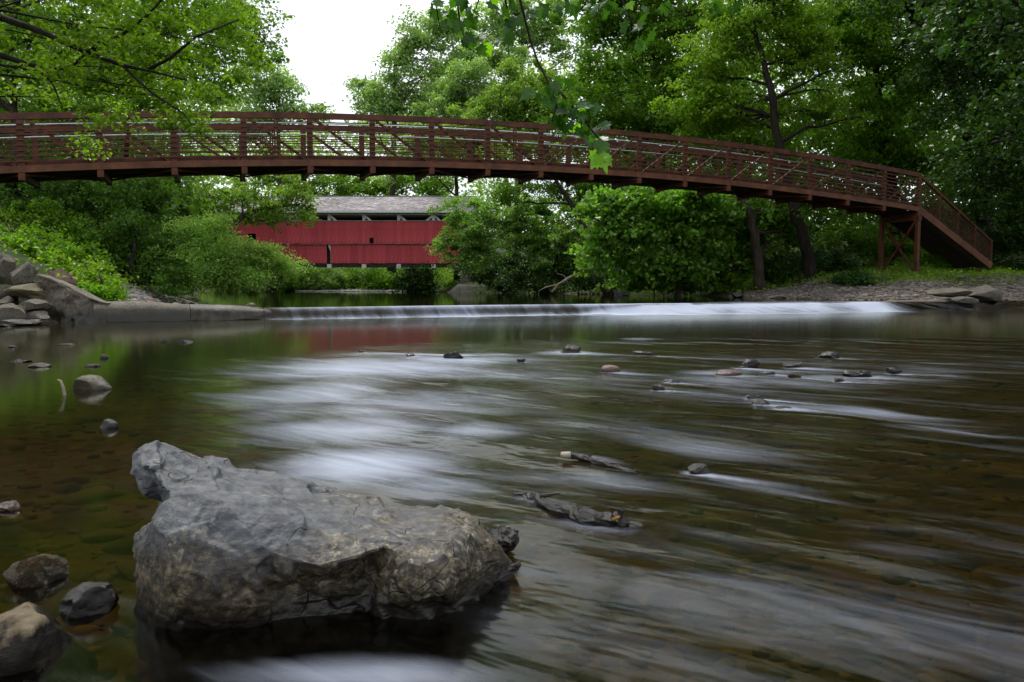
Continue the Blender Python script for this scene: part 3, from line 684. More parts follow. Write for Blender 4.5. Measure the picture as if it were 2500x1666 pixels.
for k in range(nst):
    t = (k + .5) / nst
    p0, p1 = sp(t, .06, .06), sp(t, BW - .06, .06)
    build('stair_tread', MB().bar(p0, p1, .30, .04), M['deckwood'], fb, p0)
    build('stair_riser', MB().bar(sp(t - .5 / nst, .06, -.02), sp(t - .5 / nst, BW - .06, -.02), .02, .20), M['deckwood'], fb, p0)
# support bent
for off in (0, BW):
    p = bp(17, off); g = gz(p.x, p.y)
    build('support_leg', MB().bar((p.x, p.y, g - .3), (p.x, p.y, zb(17) - .12), .16, .16, ud), M['rust_steel'], fb, (p.x, p.y, g))
pa, pb_ = bp(17, .05), bp(17, BW - .05); g = gz(pa.x, pa.y) + .08
build('cross_brace', MB().bar((pa.x, pa.y, g), (pb_.x, pb_.y, zb(17) - .35), .06, .09), M['rust_steel'], fb, pa)
build('cross_brace', MB().bar((pa.x - .05, pa.y - .06, zb(17) - .35), (pb_.x - .05, pb_.y - .06, g), .06, .09), M['rust_steel'], fb, pa)
build('support_cap', MB().bar(bp(17, -.12, -.28), bp(17, BW + .12, -.28), .18, .2), M['rust_steel'], fb, pa)
# left abutment, out of the picture on the high bank
p = bp(I0 - .3, BW / 2); zg2 = min(gz(p.x, p.y), zb(I0) - .6)
ab = thing('footbridge_abutment', (p.x, p.y, zg2), 'grey concrete abutment carrying the left end of the steel footbridge', 'abutment')
build('block', MB().path([(bp(I0 - .5, BW / 2).x, bp(I0 - .5, BW / 2).y, (zg2 - .5 + zb(I0) - .2) / 2), (bp(I0 + .1, BW / 2).x, bp(I0 + .1, BW / 2).y, (zg2 - .5 + zb(I0) - .2) / 2)], BW + .6, zb(I0) - .2 - zg2 + .5), M['concrete'], ab)

# ------------------------------------------------------------------ weir
wr = thing('weir', (3, 21.2, 0), 'low curved concrete weir with water sliding over it across the stream', 'weir')
acc = [0]
for a, b in zip(WEIR[:-1], WEIR[1:]): acc.append(acc[-1] + float(np.hypot(*(b - a))))
LT = acc[-1]
def wpt(s): return Vector((np.interp(s, acc, WEIR[:, 0]), np.interp(s, acc, WEIR[:, 1]), 0))
def crest(s):
    p = wpt(s); return float(np.interp(p.x, [-8.8, -7.6, -7.5, -6.6, -5.3, 9, 11.0, 12.6, 15.3], [.44, .41, .38, .35, .235, .235, .24, .30, .36]))
M['wet_concrete'] = simple('wet_concrete', (.012, .010, .008), (.085, .070, .050), 5, .45, .9, .02, .4)
def sill(name, s0, s1, label=None, mm='concrete'):
    n = max(4, int((s1 - s0) / .2)); vv = []; prof = 9; ff = []
    for i in range(n + 1):
        s = s0 + (s1 - s0) * i / n; p = wpt(s); q = wpt(min(s + .1, LT)) - wpt(max(s - .1, 0)); q.normalize(); nn = Vector((q.y, -q.x, 0)); c = crest(s)
        for k in range(prof):
            a = math.pi * k / (prof - 1); off = -math.cos(a) * (.22 + .14 * min(1, max(0, (c - .24) / .08))) - .12; zz = c * (math.sin(a) ** .55) if 0 < k < prof - 1 else -.35
            j = mnoise.noise(Vector((s * 2, k * .7, 3))) * .022 + mnoise.noise(Vector((s * 9, k * 1.7, 8))) * .012
            vv.append(p + nn * (off + j) + Vector((0, 0, zz + j)))
    for i in range(n):
        for k in range(prof - 1): ff.append((i * prof + k, (i + 1) * prof + k, (i + 1) * prof + k + 1, i * prof + k + 1))
    o = build(name, MB().add(vv, ff), M[mm], wr, smooth=True)
    if label: o['label'] = label
sill('sill_section', 0, 1.85, 'dry light grey sill section'); sill('sill_section', 1.86, 3.4, 'dark wet sill section', 'wet_concrete'); sill('sill_section', 3.41, 20.0, 'sill section under the falling water'); sill('sill_section', 20.01, LT, 'emergent end section beside the gravel bar')

# ------------------------------------------------------------------ rocks
def ico(sub):
    import bmesh
    bm = bmesh.new(); bmesh.ops.create_icosphere(bm, subdivisions=sub, radius=1); V = np.array([v.co[:] for v in bm.verts]); F = np.array([[v.index for v in f.verts] for f in bm.faces]); bm.free(); return V, F
ICO = {k: ico(k) for k in (1, 2, 3, 4, 5)}
def rock_verts(sub, seed, cuts=9, rough=.12, blocky=.75):
    V, F = ICO[sub]; V = V.copy(); r = np.random.default_rng(seed)
    for _ in range(cuts):                     # planar fracture faces
        n = r.normal(size=3); n /= np.linalg.norm(n); d = r.uniform(blocky - .15, blocky + .12); h = V @ n - d; m = h > 0; V[m] -= np.outer(h[m], n)
    nn = V / np.linalg.norm(V, axis=1)[:, None]
    V += nn * (fbm(V * 1.7 + seed * 3.1, 4, seed % 97) * rough)[:, None]
    V += nn * (fbm(V * 7 + seed, 3, seed % 89) * rough * .25)[:, None]
    return V, F
def rock_obj(name, loc, size, seed, material, label=None, cat='rock', group=None, rot=0, tilt=0, sub=3, cuts=9, rough=.12, blocky=.75, parent=None):
    V, F = rock_verts(sub, seed, cuts, rough, blocky); V = V * np.array(size)
    ct, st = math.cos(tilt), math.sin(tilt); V = V @ np.array([[ct, 0, st], [0, 1, 0], [-st, 0, ct]])
    c, s = math.cos(rot), math.sin(rot); V = V @ np.array([[c, s, 0], [-s, c, 0], [0, 0, 1]])
    me = np_mesh(name, V, F, 3); o = link(name, me, material, parent, loc, smooth=sub >= 3)
    if sub >= 3:
        try: me.set_sharp_from_angle(angle=math.radians(32))
        except Exception: pass
    return tag(o, label, cat, group) if label else o

# --- the big boulder, lofted through surveyed rings (photo x, photo y, distance) : front waterline -> shoulder -> top back edge -> back
def hero():
    R = [
     [(366,1520,1.80),(352,1460,1.80),(338,1380,1.83),(334,1325,1.86),(352,1262,1.90),(385,1212,1.93),(362,1190,1.97),(340,1140,2.02),(336,1110,2.06),(338,1095,2.12),(340,1100,2.2)],
     [(378,1530,1.76),(360,1462,1.76),(348,1380,1.78),(345,1325,1.80),(372,1255,1.84),(402,1205,1.88),(380,1195,1.92),(356,1140,1.95),(350,1110,2.00),(356,1086,2.10),(358,1092,2.25)],
     [(410,1543,1.72),(392,1470,1.72),(380,1390,1.73),(378,1320,1.75),(398,1250,1.80),(412,1203,1.85),(404,1180,1.88),(390,1150,1.92),(386,1115,2.00),(396,1082,2.12),(398,1090,2.3)],
     [(450,1548,1.70),(438,1480,1.69),(428,1400,1.69),(424,1320,1.71),(430,1262,1.76),(440,1218,1.82),(436,1190,1.88),(430,1160,1.95),(432,1125,2.05),(440,1097,2.16),(442,1110,2.35)],
     [(510,1548,1.69),(500,1480,1.67),(492,1400,1.67),(488,1320,1.69),(486,1265,1.73),(486,1220,1.79),(482,1195,1.88),(480,1170,1.97),(480,1142,2.08),(482,1117,2.20),(486,1130,2.4)],
     [(560,1543,1.69),(552,1480,1.67),(545,1400,1.66),(540,1320,1.69),(538,1265,1.73),(536,1224,1.79),(530,1198,1.88),(528,1172,1.98),(524,1140,2.12),(520,1110,2.26),(524,1125,2.45)],
     [(615,1532,1.70),(610,1470,1.68),(605,1400,1.67),(602,1330,1.69),(600,1275,1.73),(598,1240,1.79),(592,1215,1.88),(588,1190,1.98),(584,1165,2.10),(580,1141,2.24),(584,1155,2.45)],
     [(665,1517,1.73),(665,1462,1.73),(660,1405,1.70),(656,1345,1.70),(655,1290,1.74),(655,1253,1.79),(650,1225,1.88),(644,1200,1.98),(636,1175,2.10),(628,1149,2.24),(632,1162,2.45)],
     [(715,1510,1.74),(718,1462,1.75),(716,1420,1.74),(706,1366,1.70),(704,1312,1.73),(702,1265,1.80),(696,1236,1.89),(690,1212,1.98),(684,1185,2.10),(676,1156,2.24),(680,1170,2.45)],
     [(775,1503,1.76),(780,1460,1.78),(782,1420,1.77),(780,1380,1.70),(776,1332,1.74),(770,1285,1.82),(764,1256,1.90),(758,1232,1.99),(750,1205,2.11),(742,1186,2.22),(746,1198,2.45)],
     [(840,1500,1.77),(848,1455,1.80),(852,1405,1.79),(856,1361,1.72),(850,1325,1.77),(842,1290,1.84),(836,1264,1.91),(830,1240,2.00),(822,1216,2.11),(814,1200,2.22),(818,1212,2.45)],
     [(896,1496,1.78),(912,1455,1.82),(922,1390,1.82),(936,1336,1.76),(920,1305,1.81),(908,1280,1.87),(902,1262,1.93),(898,1243,2.00),(894,1226,2.10),(890,1211,2.20),(894,1225,2.4)],
     [(905,1489,1.79),(912,1440,1.80),(922,1395,1.80),(950,1340,1.76),(950,1312,1.81),(945,1288,1.87),(942,1268,1.93),(940,1252,2.00),(940,1240,2.08),(940,1231,2.17),(944,1245,2.4)],
     [(950,1502,1.76),(955,1445,1.75),(965,1395,1.74),(985,1352,1.76),(992,1325,1.80),(994,1302,1.86),(992,1282,1.92),(990,1264,1.99),(988,1250,2.06),(986,1238,2.15),(990,1250,2.35)],
     [(1010,1508,1.75),(1015,1450,1.73),(1022,1400,1.72),(1040,1368,1.75),(1050,1340,1.80),(1055,1312,1.85),(1054,1290,1.91),(1052,1270,1.98),(1050,1255,2.05),(1050,1241,2.14),(1054,1255,2.3)],
     [(1070,1505,1.77),(1078,1450,1.74),(1085,1405,1.74),(1100,1376,1.77),(1108,1345,1.81),(1112,1318,1.86),(1112,1296,1.92),(1110,1276,1.98),(1110,1262,2.04),(1110,1251,2.12),(1114,1265,2.3)],
     [(1115,1490,1.82),(1128,1450,1.80),(1138,1420,1.80),(1150,1385,1.82),(1158,1352,1.86),(1160,1330,1.90),(1158,1308,1.95),(1154,1290,2.00),(1152,1276,2.05),(1150,1264,2.12),(1154,1275,2.28)],
     [(1160,1462,1.89),(1168,1440,1.88),(1172,1420,1.88),(1178,1395,1.90),(1188,1366,1.93),(1192,1346,1.96),(1190,1328,2.00),(1186,1312,2.04),(1180,1298,2.07),(1176,1286,2.12),(1180,1296,2.25)],
     [(1205,1440,1.95),(1212,1425,1.95),(1216,1410,1.96),(1222,1396,1.97),(1228,1378,1.99),(1230,1364,2.01),(1228,1352,2.04),(1222,1342,2.07),(1216,1336,2.09),(1212,1330,2.12),(1214,1338,2.2)],
     [(1238,1425,2.0),(1246,1412,2.0),(1250,1402,2.01),(1254,1394,2.02),(1256,1388,2.03),(1256,1384,2.04),(1252,1381,2.06),(1248,1378,2.08),(1244,1376,2.09),(1240,1375,2.10),(1242,1380,2.14)]]
    G = np.array([[tuple(P(*c)) for c in r] for r in R])           # (20, 11, 3)
    # rows under water in front, and down the hidden back
    front = G[:, :1].copy(); front[:, :, 2] = -.12; front[:, :, 1] += .02
    back1 = G[:, -1:].copy(); back1[:, :, 2] = np.minimum(back1[:, :, 2], np.linspace(.45, .1, len(R))[:, None]) - .0; 
    back2 = back1.copy(); back2[:, :, 1] += .10; back2[:, :, 2] = .12 * (back1[:, :, 2] > .15)
    back3 = back2.copy(); back3[:, :, 2] = -.12
    G = np.concatenate([front, G, back2, back3], 1)
    nu, nv = 260, 240
    def resample(A, n):
        m = A.shape[0]; t = np.linspace(0, m - 1, n); i = np.minimum(t.astype(int), m - 2); f = (t - i)[:, None, None]
        fs = f * f * (3 - 2 * f) * .35 + f * .65
        return A[i] * (1 - fs) + A[i + 1] * fs
    G = resample(G, nu); G = resample(G.transpose(1, 0, 2), nv).transpose(1, 0, 2)
    V = G.reshape(-1, 3)
    du = np.gradient(G, axis=0); dv = np.gradient(G, axis=1); Nn = np.cross(du, dv); Nn /= np.linalg.norm(Nn, axis=2)[:, :, None] + 1e-9; Nn = -Nn.reshape(-1, 3)
    if Nn[(nu // 2) * nv + int(nv * .3)][1] > 0: Nn = -Nn
    q = V @ np.array([[.95, .25, -.3], [-.2, .9, .1], [.3, 0, .95]])
    rf_ = np.random.default_rng(19); disp = np.zeros(len(V))
    for cells, kf, tl in ((60, .62, .06), (220, .42, .12)):     # fracture facets: the surface of each cell is pulled towards a plane of its own
        W_ = V + Nn * disp[:, None]; si = rf_.integers(0, len(V), cells); sd_ = W_[si]
        sn = Nn[si] + rf_.normal(size=(cells, 3)) * tl; sn /= np.linalg.norm(sn, axis=1)[:, None]
        qq = W_ + np.stack([fbm(V * 9, 3, 81), fbm(V * 9, 3, 82), fbm(V * 9, 3, 83)], 1) * .012
        dist = np.stack([((qq - p_) ** 2 * np.array([1, 1, 1.4])).sum(1) for p_ in sd_], 1); near = dist.argmin(1)
        den = np.maximum((Nn * sn[near]).sum(1), .45); pl = -((W_ - sd_[near]) * sn[near]).sum(1) / den
        disp += ss(-.01, .16, V[:, 0] - V[:, 0].min()) * np.clip(pl * kf, -.022, .022) * ((Nn * sn[near]).sum(1) > .3)
    g_ = disp.reshape(nu, nv)
    for _ in range(1):                         # worn edges
        g_ = (g_ + np.roll(g_, 1, 1) + np.roll(g_, -1, 1)) / 3; g_[1:-1] = (g_[2:] + g_[:-2] + g_[1:-1]) / 3
    disp = g_.ravel() * .75 + disp * .25
    disp += fbm(V * 5, 5, 44) * .008 + fbm(V * 24, 4, 55) * .005 + fbm(V * 80, 3, 66) * .0025
    rid = -np.abs(vnoise(q * np.array([9, 9, 22]) + fbm(V * 5, 2, 8)[:, None], 71)); disp += np.maximum(rid + .05, 0) * -.03
    V = V + Nn * disp[:, None]
    F = grid_faces(nu, nv)
    org = np.array([V[:, 0].mean(), V[:, 1].mean(), 0]); T = [F[:, [0, 1, 2]], F[:, [0, 2, 3]]]; ex = []
    for row in (0, nu - 1):                    # close both ends
        ids = row * nv + np.arange(nv); ex.append(V[ids].mean(0) + np.array([.13 if row == 0 else -.02, .05, 0])); c_ = len(V) + len(ex) - 1
        T.append(np.stack([ids, np.roll(ids, -1), np.full(nv, c_)], 1))
    V = np.concatenate([V, np.array(ex)]); me = np_mesh('boulder', V - org, np.concatenate(T), 3)
    o = link('boulder', me, M['slate'], None, Vector(org), smooth=True)
    try: me.set_sharp_from_angle(angle=math.radians(38))
    except Exception: pass
    tag(o, 'large jagged blue grey slate boulder rising from the water in the foreground', 'boulder')
hero()

# --- rock pile and broken wall at the left end of the weir
PILE = [(12, 652, 36, 34, 16.6, 'rock_grey', 'rock at the frame edge, topmost of the left bank pile'), (60, 676, 34, 28, 16.3, 'rock_grey', 'slanted pale boulder leaning against the broken wall, high in the pile'),
        (74, 664, 16, 13, 16.7, 'rock_grey', 'small square rock behind the tip of the slanted boulder'), (143, 684, 34, 26, 17.2, 'rock_red', 'reddish rock resting behind the top edge of the sloping wall'),
        (15, 714, 34, 24, 16.1, 'rock_grey', 'flat brown rock at the left edge, middle of the pile'), (68, 715, 40, 20, 15.9, 'rock_tan', 'mossy flat topped rock in the middle of the pile'),
        (84, 744, 30, 17, 15.7, 'rock_grey', 'dark wedge rock tucked under the mossy flat rock'), (16, 742, 18, 14, 15.8, 'rock_grey', 'small block under the flat brown rock'),
        (42, 763, 22, 17, 15.5, 'rock_tan', 'round stone low in the pile beside the waterline slab'), (82, 774, 32, 15, 15.5, 'rock_grey', 'triangular rock low in the pile against the wall foot'),
        (10, 772, 40, 30, 15.1, 'rock_grey', 'large smooth rock at the left edge by the water'), (50, 789, 50, 9, 14.9, 'rock_grey', 'thin wet slab lying at the waterline below the pile'), (95, 788, 24, 7, 15.2, 'rock_tan', 'narrow stone at the waterline at the foot of the wall'),
        (66, 738, 18, 12, 15.9, 'rock_grey', 'small dark stone in the gap behind the wedge rock')]
for n, (px, py, rx, ry, Y, mm, lb) in enumerate(PILE):
    c = P(px, py, Y); sc_ = Y / 1900
    rock_obj('rock', c, (rx * sc_ * 1.4, max(rx, ry) * sc_ * 1.05, ry * sc_ * 1.45), 100 + n * 7, M[mm], lb, 'rock', 'rocks piled at the left end of the weir', random.uniform(0, .5), {1: .55, 3: .3, 10: .2}.get(n, random.uniform(-.15, .15)), 4, 15, .2, .62)
def wing():
    # broken sloping concrete wing wall
    prof = [(87, 668), (110, 676), (150, 690), (190, 712), (225, 730), (262, 741)]
    nx_, nz_ = 70, 34; V = []
    for i in range(nx_):
        px = 86 + (262 - 86) * i / (nx_ - 1); pt = np.interp(px, [a for a, _ in prof], [b for _, b in prof]); Yf = np.interp(px, [86, 262], [16.05, 16.25])
        top = P(px, pt, Yf); 
        for k in range(nz_ + 12):
            if k < nz_:
                f = k / (nz_ - 1); z = -.25 + (top.z + .25) * f; p = np.array([top.x, Yf - .25 * (1 - f) ** 1.5, z])
            else:
                f = (k - nz_ + 1) / 12; p = np.array([top.x - .05 * f, Yf + .9 * f, top.z - .15 * f * f])
            V.append(p)
    V = np.array(V); nr = nz_ + 12
    d = fbm(V * 2.2, 5, 12) * .26 + fbm(V * 8, 4, 14) * .06
    damp = np.tile(np.r_[np.ones(nz_ - 2), np.full(14, .35)], nx_)
    V[:, 1] -= d * damp; V[:, 2] += fbm(V * 3, 4, 15) * .05
    me = np_mesh('wing_wall', V, grid_faces(nx_, nr), 4); o = link('wing_wall', me, M['concrete'], None, (0, 0, 0), smooth=True)
    tag(o, 'broken brown concrete wing wall sloping down to the left end of the weir', 'wall')
wing()

# --- stones standing in the stream: px, waterline y, half width px, half height px
for n, (px, py, hw, hh, mm, lb, ys_, bl) in enumerate(ST):
    if px == 2340: continue
    c = Wp(px, py); s = c.y / 1900
    rock_obj('stone', c + Vector((0, hw * s * .5, hh * s * .12 + (.012 if px > 800 else 0))), (hw * s * 1.2, hw * s * ys_, hh * s * (.9 if px > 800 else 1.15) + .010), 300 + n * 13, M[mm], lb, 'stone', None, random.uniform(-.4, .4), random.uniform(-.1, .1), 4 if hw > 15 else 3, 13 if 'round' not in lb else 4, .26 if 'round' not in lb else .12, .66 if 'round' not in lb else .8)
# foreground left: tall wet stone with tan cap, bark-like wet lump
c = Wp(120, 1560, 0)
s_ = c.y / 1900
cr = thing('stone', tuple(P(105, 1600, 1.62)), 'wet stone shaded black with a dry tan cap in the bottom left corner', 'stone')
V, F = rock_verts(5, 901, 7, .16, .8)
me = np_mesh('stone_body', V * np.array((.125, .15, .125)) @ np.array([[1, 0, .25], [0, 1, 0], [-.2, 0, 1]]), F, 3); ob = link('stone_body', me, None, cr, (-.03, -.01, -.02), smooth=True)
def capmat():
    m, t, b = newmat('capped_stone'); v = coord(t); n = noisetex(t, v, 9, 7, .65)
    sx = t.nodes.new('ShaderNodeSeparateXYZ'); t.links.new(v, sx.inputs[0])
    ad = t.nodes.new('ShaderNodeMath'); ad.operation = 'MULTIPLY_ADD'; t.links.new(n, ad.inputs[0]); ad.inputs[1].default_value = .10; t.links.new(sx.outputs[2], ad.inputs[2])
    mr = t.nodes.new('ShaderNodeMapRange'); mr.inputs[1].default_value = .150; mr.inputs[2].default_value = .165; t.links.new(ad.outputs[0], mr.inputs[0])
    col = mixc(t, mr.outputs[0], ramp(t, n, [(.35, (.003, .0025, .002)), (.7, (.012, .008, .005))]), ramp(t, noisetex(t, v, 20, 5), [(.35, (.10, .075, .045)), (.65, (.22, .18, .12))]))  # body near black: darkening of the view's corner put into its colour
    t.links.new(col, b.inputs['Base Color']); r = t.nodes.new('ShaderNodeMapRange'); r.inputs[3].default_value = .5; r.inputs[4].default_value = .8; b.inputs['Specular IOR Level'].default_value = .12; t.links.new(mr.outputs[0], r.inputs[0]); t.links.new(r.outputs[0], b.inputs['Roughness'])
    bump(t, b, noisetex(t, v, 30, 7, .7), 1, .015); return m
me.materials.append(capmat())
c = Wp(215, 1500)
rock_obj('bark_lump', c + Vector((-.01, .03, .015)), (.06, .05, .045), 912, M['rock_wet'], 'dark wet lump of rotten wood beside the tan capped stone', 'wood', None, .3, .3, 4, 5, .3)
# bent twig standing by the rounded stone
tw = Wp(158, 965)
tb = MB().tube([tw + Vector((0.01, 0, -.1)), tw, P(154, 945, tw.y), P(148, 930, tw.y), P(141, 928, tw.y)], [.012, .012, .010, .008, .005], 6)
tag(build('twig', tb, M['driftwood'], None, tw, True), 'pale bent twig poking out of the water beside the rounded tan stone', 'twig')
# logs
def log(name, label, pts, rad, material, parts=None):
    t = thing(name, tuple(pts[len(pts) // 2]), label, 'driftwood')
    fine_p = []
    for a, b in zip(pts[:-1], pts[1:]):
        for f in np.linspace(0, 1, 6)[:-1]: fine_p.append(Vector(a).lerp(Vector(b), f))
    fine_p.append(Vector(pts[-1])); rr_ = np.interp(np.linspace(0, 1, len(fine_p)), np.linspace(0, 1, len(rad)), rad)
    m_ = len(fine_p)
    fine_p = [p + Vector((random.gauss(0, 1), random.gauss(0, 1), random.gauss(0, .5))) * rad[len(rad) // 2] * .18 for p in fine_p]
    rr_ = [q * random.uniform(.75, 1.2) for q in rr_]
    mb = MB().tube(fine_p, rr_, 14, True, .16)
    for k in (m_ // 4, m_ // 2, 3 * m_ // 4):          # broken stubs
        q = fine_p[k]; mb.tube([q, q + Vector((random.uniform(-.02, .04), random.uniform(-.03, .02), rr_[k] * 1.2)), q + Vector((random.uniform(-.02, .07), -.03, rr_[k] * 1.7))], [rr_[k] * .5, rr_[k] * .35, rr_[k] * .1], 6, True, .2)
    build('trunk_piece', mb, material, t); return t
l1 = log('driftwood_branch', 'thin driftwood branch with a pale broken end held in the current', [Wp(1378, 1110, .035), Wp(1430, 1120, .02), Wp(1490, 1138, .01), Wp(1540, 1152, .005), Wp(1572, 1165, .0)], [.013, .016, .012, .009, .004], M['rock_wet'])
build('broken_end', MB().tube([Wp(1370, 1111, .037), Wp(1392, 1112, .034)], [.013, .017], 9), M['driftwood'], l1, smooth=True)
l2 = log('driftwood_log', 'black waterlogged log lying in the current right of the big boulder', [Wp(1262, 1208, .0), Wp(1310, 1222, .008), Wp(1370, 1250, .015), Wp(1440, 1268, .018), Wp(1500, 1276, .012), Wp(1575, 1290, .003)], [.008, .022, .026, .034, .026, .005], M['rock_wet'])
lf = rock_obj('leaf_scrap', Wp(1503, 1266, .036), (.016, .008, .006), 41, simple('orange_leaf', (.16, .07, .012), (.27, .14, .03), 20, .6), 'orange dead leaf stuck on the black waterlogged log', 'leaf', None, 0, .4, 3, 2, .1)
db = rock_obj('debris_clump', P(1228, 1316, 2.2), (.045, .05, .035), 52, M['rock_wet'], 'dark clump of wet leaves caught behind the right end of the big boulder', 'debris', None, 0, .5, 4, 3, .5)
db2 = MB().tube([P(1225, 1312, 2.2), P(1222, 1290, 2.2), P(1221, 1283, 2.2)], [.014, .006, .001], 5); build('leaf_tip', db2, M['rock_wet'], db)

# --- bed stones: the largest as objects, the small ones joined
mesh_bed = []
for k in range(7):
    V, F = rock_verts(2, 700 + k, 7, .12, .8); V = V * np.array((1, .8, .34)); m_ = np_mesh('bed_cobble', V, F, 3); m_.materials.append(M['bed_stone'] if k % 3 else M['rock_tan'])
    m_.polygons.foreach_set('use_smooth', [True] * len(m_.polygons)); mesh_bed.append(m_)
cnt = 0
while cnt < 170:
    y = 1.15 + 4.2 * random.random() ** 1.6; x = random.uniform(-.66, .66) * y
    if -.95 < x < .1 and 1.6 < y < 2.3: continue
    s = random.uniform(.035, .12); z = gz(x, y)
    o = bpy.data.objects.new('bed_cobble', random.choice(mesh_bed)); COL.objects.link(o)
    o.location = (x, y, min(z + s * .1, -.05 - s * .3)); o.rotation_euler = (random.uniform(-.2, .2), random.uniform(-.2, .2), random.uniform(0, 6.28)); o.scale = (s, s * random.uniform(.7, 1.1), s)
    zone = 'left of the big boulder' if x < -.42 * y else 'in front of the big boulder' if y < 1.65 and x < .15 else 'beyond the big boulder' if x < .1 else 'at lower right near the camera' if y < 2.2 else 'right of the driftwood, mid stream'
    hue = 'tan' if o.data.materials[0] is M['rock_tan'] else 'dark brown'
    tag(o, ('larger ' if s > .08 else 'small ') + hue + ' cobble on the stream bed ' + zone, 'stone', 'cobbles on the stream bed'); cnt += 1
def scatter_stones(name, pts, sizes, material, flat=.5, sub=1):
    V0, F0 = ICO[sub]; n = len(pts); r = np.random.default_rng(5)
    sc_ = np.stack([sizes * r.uniform(.8, 1.5, n), sizes * r.uniform(.7, 1.1, n), sizes * flat * r.uniform(.6, 1.3, n)], 1)
    a = r.uniform(0, 6.28, n); V = V0[None] * (1 + r.uniform(-.22, .22, (n, len(V0), 1))); V = V * sc_[:, None]
    c, s = np.cos(a), np.sin(a); X = V[..., 0] * c[:, None] - V[..., 1] * s[:, None]; Y = V[..., 0] * s[:, None] + V[..., 1] * c[:, None]
    V = np.stack([X, Y, V[..., 2]], -1) + pts[:, None]
    F = F0[None] + (np.arange(n) * len(V0))[:, None, None]
    return tag(link(name, np_mesh(name, V, F, 3), material), kind='stuff')
def pebmat(name, a, b_, c_):
    m, t, b = newmat(name); g = t.nodes.new('ShaderNodeNewGeometry'); col = ramp(t, g.outputs['Random Per Island'], [(0, a), (.6, b_), (1, c_)])
    n = noisetex(t, coord(t), 20, 4); col = mixc(t, .4, col, ramp(t, n, [(.3, a), (.7, b_)])); t.links.new(col, b.inputs['Base Color']); b.inputs['Roughness'].default_value = .85; b.inputs['Specular IOR Level'].default_value = .25; return m
n = 3200; yy = .9 + 8 * rng.random(n) ** 1.5; xx = rng.uniform(-.75, .8, n) * yy; sz = rng.uniform(.012, .045, n); zz = np.minimum(ground_z(xx, yy), -.07)
tag(scatter_stones('bed_pebbles', np.stack([xx, yy, zz], 1), sz, pebmat('bed_pebble', (.03, .025, .01), (.085, .068, .028), (.17, .14, .06))), 'small pebbles covering the stream bed', 'pebbles')
n = 9000; yy = rng.uniform(25.5, 36, n); xx = np.interp(yy, [25, 27, 32, 42], [15.5, 12.6, 10.4, 8]) + rng.random(n) ** 1.2 * 12 - .2
zz = ground_z(xx, yy); dd, _, _ = seg_dist(xx, yy, RIVER, True); k_ = (zz > .0) & (dd < 5 + rng.normal(0, .6, n)) & (~inside(xx, yy, RIVER) | (zz > .2)); sz = rng.uniform(.02, .075, n) * rng.choice([1, 1, 1, 1.9], n)
tag(scatter_stones('gravel_bar', np.stack([xx, yy, zz], 1)[k_], sz[k_], pebmat('gravel', (.07, .056, .048), (.16, .135, .115), (.34, .30, .27))), 'loose grey gravel covering the bar by the right bank', 'gravel')
n = 1500; tt_ = rng.random(n); xx = np.interp(tt_, [0, 1], [-19, -6.2]); yy = np.interp(tt_, [0, .6, 1], [69.2, 67.2, 66.0]) + rng.normal(0, .35, n); zz = ground_z(xx, yy) + .02; k_ = zz > .2
tag(scatter_stones('far_gravel', np.stack([xx, yy, np.maximum(zz, .27)], 1), rng.uniform(.06, .17, n), pebmat('gravel_far', (.22, .21, .2), (.38, .37, .35), (.6, .58, .56))), 'strip of white stones along the far shore under the covered bridge', 'gravel')
n = 700; tt_ = rng.random(n); xx = np.interp(tt_, [0, .3, 1], [-9.6, -9.9, -11.5]) + rng.normal(0, .3, n); yy = np.interp(tt_, [0, 1], [18, 27]); zz = np.maximum(ground_z(xx, yy), .22)
tag(scatter_stones('bank_stones', np.stack([xx, yy, zz], 1), rng.uniform(.05, .16, n), M['gravel_stone']), 'stones along the left shore of the upper pool', 'stones')
# slab rocks on the bar
for n, (px, py, Y, sx_, sz_, mm, lb) in enumerate([(2320, 716, 25.9, .75, .16, 'rock_grey', 'flat pale broken slab lying on the gravel bar at right'), (2405, 722, 26.4, .62, .38, 'rock_grey', 'brown rounded boulder beside the flat slab on the gravel bar'),
        (2350, 735, 25.3, .5, .14, 'rock_grey', 'light block at the end of the weir below the flat slab'), (1800, 722, 33.0, .28, .16, 'rock_wet', 'dark stone at the tip of the gravel bar'),
        (1900, 727, 31, .35, .10, 'rock_grey', 'flat light stone at the water edge of the gravel bar'), (2060, 706, 31, .16, .10, 'rock_red', 'small pinkish stone on the crest of the gravel bar'),
        (365, 737, 20.5, .20, .12, 'rock_red', 'pale round stone on the left shore beyond the weir'), (612, 747, 19.0, .12, .08, 'rock_tan', 'small tan stone sitting on the weir crest'), (1515, 718, 40.5, .5, .28, 'rock_wet', 'dark rock on the right shore beneath the leafy shrub')]):
    rock_obj('rock', P(px, py, Y), (sx_, sx_ * .7, sz_), 500 + n * 11, M[mm], lb, 'rock', None, random.uniform(-.3, .3), 0, 4)

